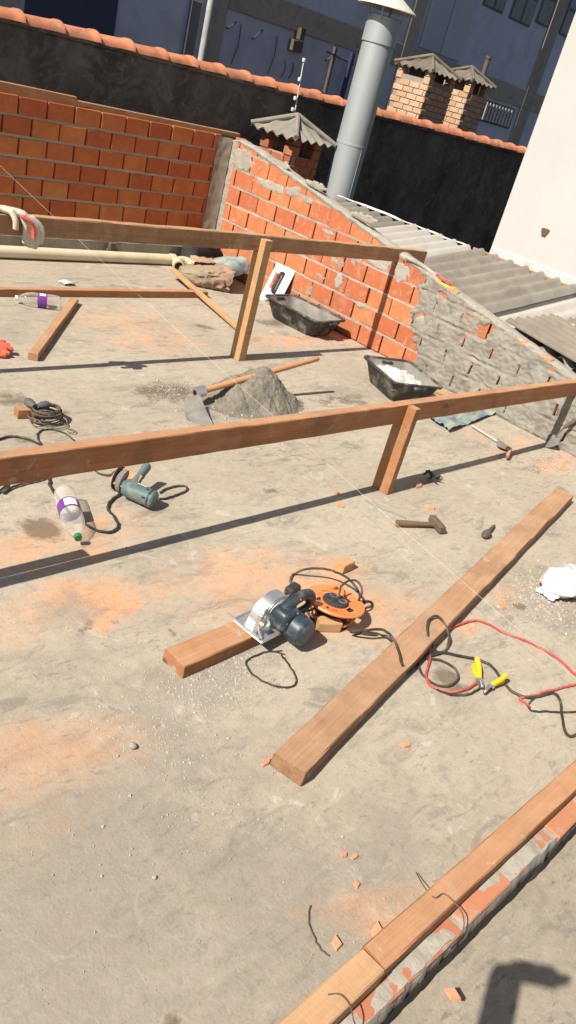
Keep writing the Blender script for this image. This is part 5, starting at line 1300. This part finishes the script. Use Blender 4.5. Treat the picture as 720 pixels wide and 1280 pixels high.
c = k5([(535, 228), (570, 225), (610, 212), (650, 195), (662, 180), (650, 170), (615, 170), (570, 182), (540, 200)])
cable('black_cable', c, .0055, m_black, 'short black cord curl right of the teal tool', 'cable', 'power cords')
c = k5([(245, 100), (275, 118), (310, 122), (330, 108), (350, 98), (370, 100), (360, 118), (335, 125)])
cable('tie_wire', c, .004, m_iron, 'thin dark wire tangle left of the teal tool', 'wire', 'tie wires')
cp = G(57, 521, .02)
co = thing('wire_coil', 'coil of dark rusty wire on the floor behind the middle rail', 'wire coil', (cp.x, cp.y, 0))
for k in range(9):
    rr = random.Random(k); r_ = .075+rr.uniform(-.012, .014); tx, ty = rr.uniform(-.12, .12), rr.uniform(-.12, .12); zc = .016+.007*k
    P = [Vector((cp.x+r_*math.cos(a)*(1+.06*math.sin(2*a+k)), cp.y+r_*math.sin(a)*.9, max(.006, zc+tx*r_*math.cos(a)*.4+ty*r_*math.sin(a)*.4))) for a in [i*math.pi/15 for i in range(30)]]
    MB().tube(P, .0045, 6, closed=True).build('turn', m_iron, co, True)
P = [G(*p_, .01) for p_ in k4([(190, 222), (205, 255), (240, 275), (300, 270), (380, 285), (430, 270), (430, 250), (405, 240), (440, 285), (485, 300), (470, 315), (430, 305)])]
MB().tube(smoothpath(P, 5), .0028, 6).build('loose_end', m_iron, co, True)
def plugobj(label, a, b, r_):
    t = thing('mains_plug', label, 'plug', (a.x, a.y, 0)); d = (b-a)
    MB().tube([a, a+d*.15, a+d*.6, b], [r_*.8, r_, r_*.95, r_*.55], 12, sq=.85).build('plug_body', mat('grey_rubber', (.07, .075, .08), (.11, .115, .12), .7), t, True)
    F = frame(d)
    for s_ in (-.009, .009): MB().tube([a+F @ Vector((.002, s_, 0)), a+F @ Vector((-.022, s_, 0))], .003, 6).build('pin', m_steel, t)
a, b, c_, d = [G(*p_, .075) for p_ in k4([(172, 108), (222, 145), (312, 130), (240, 142)])]
plugobj('grey plug lying on the wire coil, left one', a, b, .026); plugobj('grey plug lying on the wire coil, right one', c_, d, .024)
# teal tool
t0, t1 = [G(*p_, .05) for p_ in k5([(385, 180), (528, 240)])]
tt = thing('power_tool', 'dusty teal electric hand tool lying on the floor under the middle rail', 'power tool', (t0.x, t0.y, 0))
d = (t1-t0); L = d.length; F = Matrix.Translation(t0) @ frame(d).to_4x4() @ Matrix.Rotation(R(90), 4, 'Y')
MB().lathe([(0, -.005), (.034, -.005), (.039, .01), (.041, L*.4), (.044, L*.75), (.043, L*.88), (.034, L*.93), (0, L*.94)], 26, F).build('motor_housing', m_teal, tt, True)
MB().lathe([(.0435, L*.76), (.0447, L*.77), (.0447, L*.82), (.043, L*.83)], 26, F).build('end_ring', m_navy, tt, True)
MB().lathe([(.0448, L*.30), (.0452, L*.31), (.0452, L*.58), (.0448, L*.59)], 10, F, R(100), R(175)).build('rating_plate', m_labelw, tt, True)
for k in range(6): MB().lathe([(.0445, L*.63), (.0449, L*.635), (.0449, L*.72), (.0445, L*.725)], 2, F, R(60*k+5), R(60*k+16)).build('vent_slot', m_cloth_b, tt, True)
h0, h1, h2 = [G(*p_, z) for p_, z in zip(k5([(420, 165), (455, 120), (482, 82)]), (.06, .09, .11))]
MB().tube(smoothpath([h0, h1, h2], 5), [.021]*4+[.019]*4+[.021]*3, 14, sq=1.3).build('handle', m_teal, tt, True)
g0, g1 = [G(*p_, .045) for p_ in k5([(360, 190), (405, 125)])]
dd = (g1-g0).normalized(); nn_ = d.normalized()
MB().lathe([(0, -.035), (.040, -.035), (.058, -.02), (.058, .0), (.045, .008), (0, .008)], 24, Matrix.Translation((g0+g1)/2+Vector((0, 0, .005))) @ frame(d).to_4x4() @ Matrix.Rotation(R(90), 4, 'Y')).build('blade_guard', m_tub_in, tt, True)
MB().lathe([(0, -.042), (.062, -.042), (.062, -.039), (0, -.039)], 30, Matrix.Translation((g0+g1)/2+Vector((0, 0, .012))) @ frame(d).to_4x4() @ Matrix.Rotation(R(90), 4, 'Y')).build('cutting_disc', m_iron, tt, True)
MB().cbox((-.07, -.045, -.002), (.06, .05, .002), .001, Matrix.Translation((g0+g1)/2+Vector((-.01, -.015, .028))) @ frame(d).to_4x4() @ Matrix.Rotation(R(35), 4, 'X')).build('shoe', m_chip, tt)
pillow(MB(), h0+Vector((-.01, 0, -.01)), (.045, .035, .035), None, .6, 0, 1, 0, 24, 14, False).build('gear_head', m_teal, tt, True)

# ---- mason's line stretched across the site
A_, B_ = OY(0, 207, 6.2), G(735, 862, .10)
P = []
for i in range(41):
    t = i/40; p = A_.lerp(B_, t); p.z -= .10*4*t*(1-t)*.35; P.append(p)
o = MB().tube(P, .0006, 5).build('mason_line', m_string, None, True); tag(o, 'thin pale string line stretched diagonally across the whole site', 'string'); anchor(o)

# ================================================================== THE PHOTOGRAPHER (only the shadow falls into the picture)
pn = thing('person', 'person in dark shirt and jeans standing on the near slab, holding up a phone', 'person', (-.40, -.22, -.05))
yw = math.atan2(_f.y, _f.x)
def BP(x, y, z):  # x forward, y left, z up from the feet
    return Vector((-.42+x*math.cos(yw)-y*math.sin(yw), -.20+x*math.sin(yw)+y*math.cos(yw), -.05+z))
hip, chest, neck = BP(0, 0, .93), BP(0, 0, 1.30), BP(.02, 0, 1.50)
shL, shR = BP(0, .19, 1.42), BP(0, -.19, 1.42)
elL, elR = Vector((-.17, .06, 1.47)), BP(.22, -.24, 1.50)
haL, haR = Vector((-.05, .20, 1.74)), Vector((-.10, -.11, 1.80))
ph = CAM-_f*.022
mb = MB()
mb.tube(smoothpath([BP(.02, 0, 1.46), BP(.03, 0, 1.56)], 4), .055, 14)
pillow(mb, BP(.045, 0, 1.665), (.098, .076, .118), Matrix.Rotation(yw, 3, 'Z'), .9, 0, 1, 0, 28, 18, False)
mb.tube([BP(.135, 0, 1.68), BP(.155, 0, 1.64)], [.010, .017], 8)
for s_ in (-1, 1): mb.tube([BP(.03, .078*s_, 1.64), BP(.025, .086*s_, 1.68)], .017, 8)
for sh, el, ha in ((shL, elL, haL), (shR, elR, haR)):
    mb.tube(smoothpath([sh, el, ha], 6), [.055]*4+[.050]*4+[.044]*4+[.036], 12)
    tgt = ph-_f*.012; pv = (tgt-ha)
    pal = ha+pv.normalized()*.085
    mb.tube([ha, ha+(pal-ha)*.5, pal], [.030, .042, .036], 12, sq=.5)
    up_ = Vector((0, 0, 1)); sd = pv.normalized().cross(up_).normalized()
    for k in range(4):
        b = pal+up_*(.027-.018*k); l = (.075, .085, .08, .06)[k]
        mb.tube(smoothpath([b-pv.normalized()*.02, b+pv.normalized()*l*.6-_f*.015, b+pv.normalized()*l-_f*.004], 4), .0085, 8)
    mb.tube(smoothpath([ha+pv.normalized()*.03+up_*.02, ha+pv.normalized()*.06+up_*.05-_f*.02, ha+pv.normalized()*.10+up_*.05-_f*.02], 4), .010, 8)
remesh(mb.build('body', m_skin, pn, True), .008, 3)
mb = MB(); mb.tube(smoothpath([BP(0, 0, .90), BP(0, 0, 1.1), BP(0, 0, 1.3), BP(0, 0, 1.42), BP(.01, 0, 1.50)], 4), [.165]*5+[.165]*4+[.175]*4+[.15]*3+[.075], 20, sq=.72)
for sh, el in ((shL, elL), (shR, elR)): mb.tube([chest.lerp(sh, .6), sh, sh.lerp(el, .75)], [.09, .075, .066], 14)
remesh(mb.build('shirt', m_shirt, pn, True), .014, 4)
mb = MB()
for s_ in (-1, 1): mb.tube(smoothpath([BP(0, .085*s_, .96), BP(0, .095*s_, .85), BP(.01, .10*s_, .50), BP(-.01, .11*s_, .06)], 5), [.11]*5+[.10]*5+[.065]*5+[.055], 14)
remesh(mb.build('jeans', m_jeans, pn, True), .014, 4)
for s_ in (-1, 1): pillow(MB(), BP(.06, .11*s_, .045), (.14, .05, .055), Matrix.Rotation(yw, 3, 'Z'), .6, 0, 1, 0, 24, 12).build('shoe', m_cloth_b, pn, True)
pillow(MB(), BP(.025, 0, 1.70), (.107, .086, .105), Matrix.Rotation(yw, 3, 'Z'), .9, .006, 20, 2, 30, 18, False).build('hair', m_hair, pn, True)
pho = thing('phone', 'black phone held up by the photographer', 'phone', tuple(ph))
F = Matrix((_r, _u, _f)).transposed().to_4x4(); F = Matrix.Translation(ph) @ F
MB().cbox((-.037, -.078, -.012), (.037, .078, -.003), .004, F).build('case', m_cloth_b, pho)
MB().box((-.033, -.072, -.0128), (.033, .072, -.0121), F).build('screen', m_glass, pho)
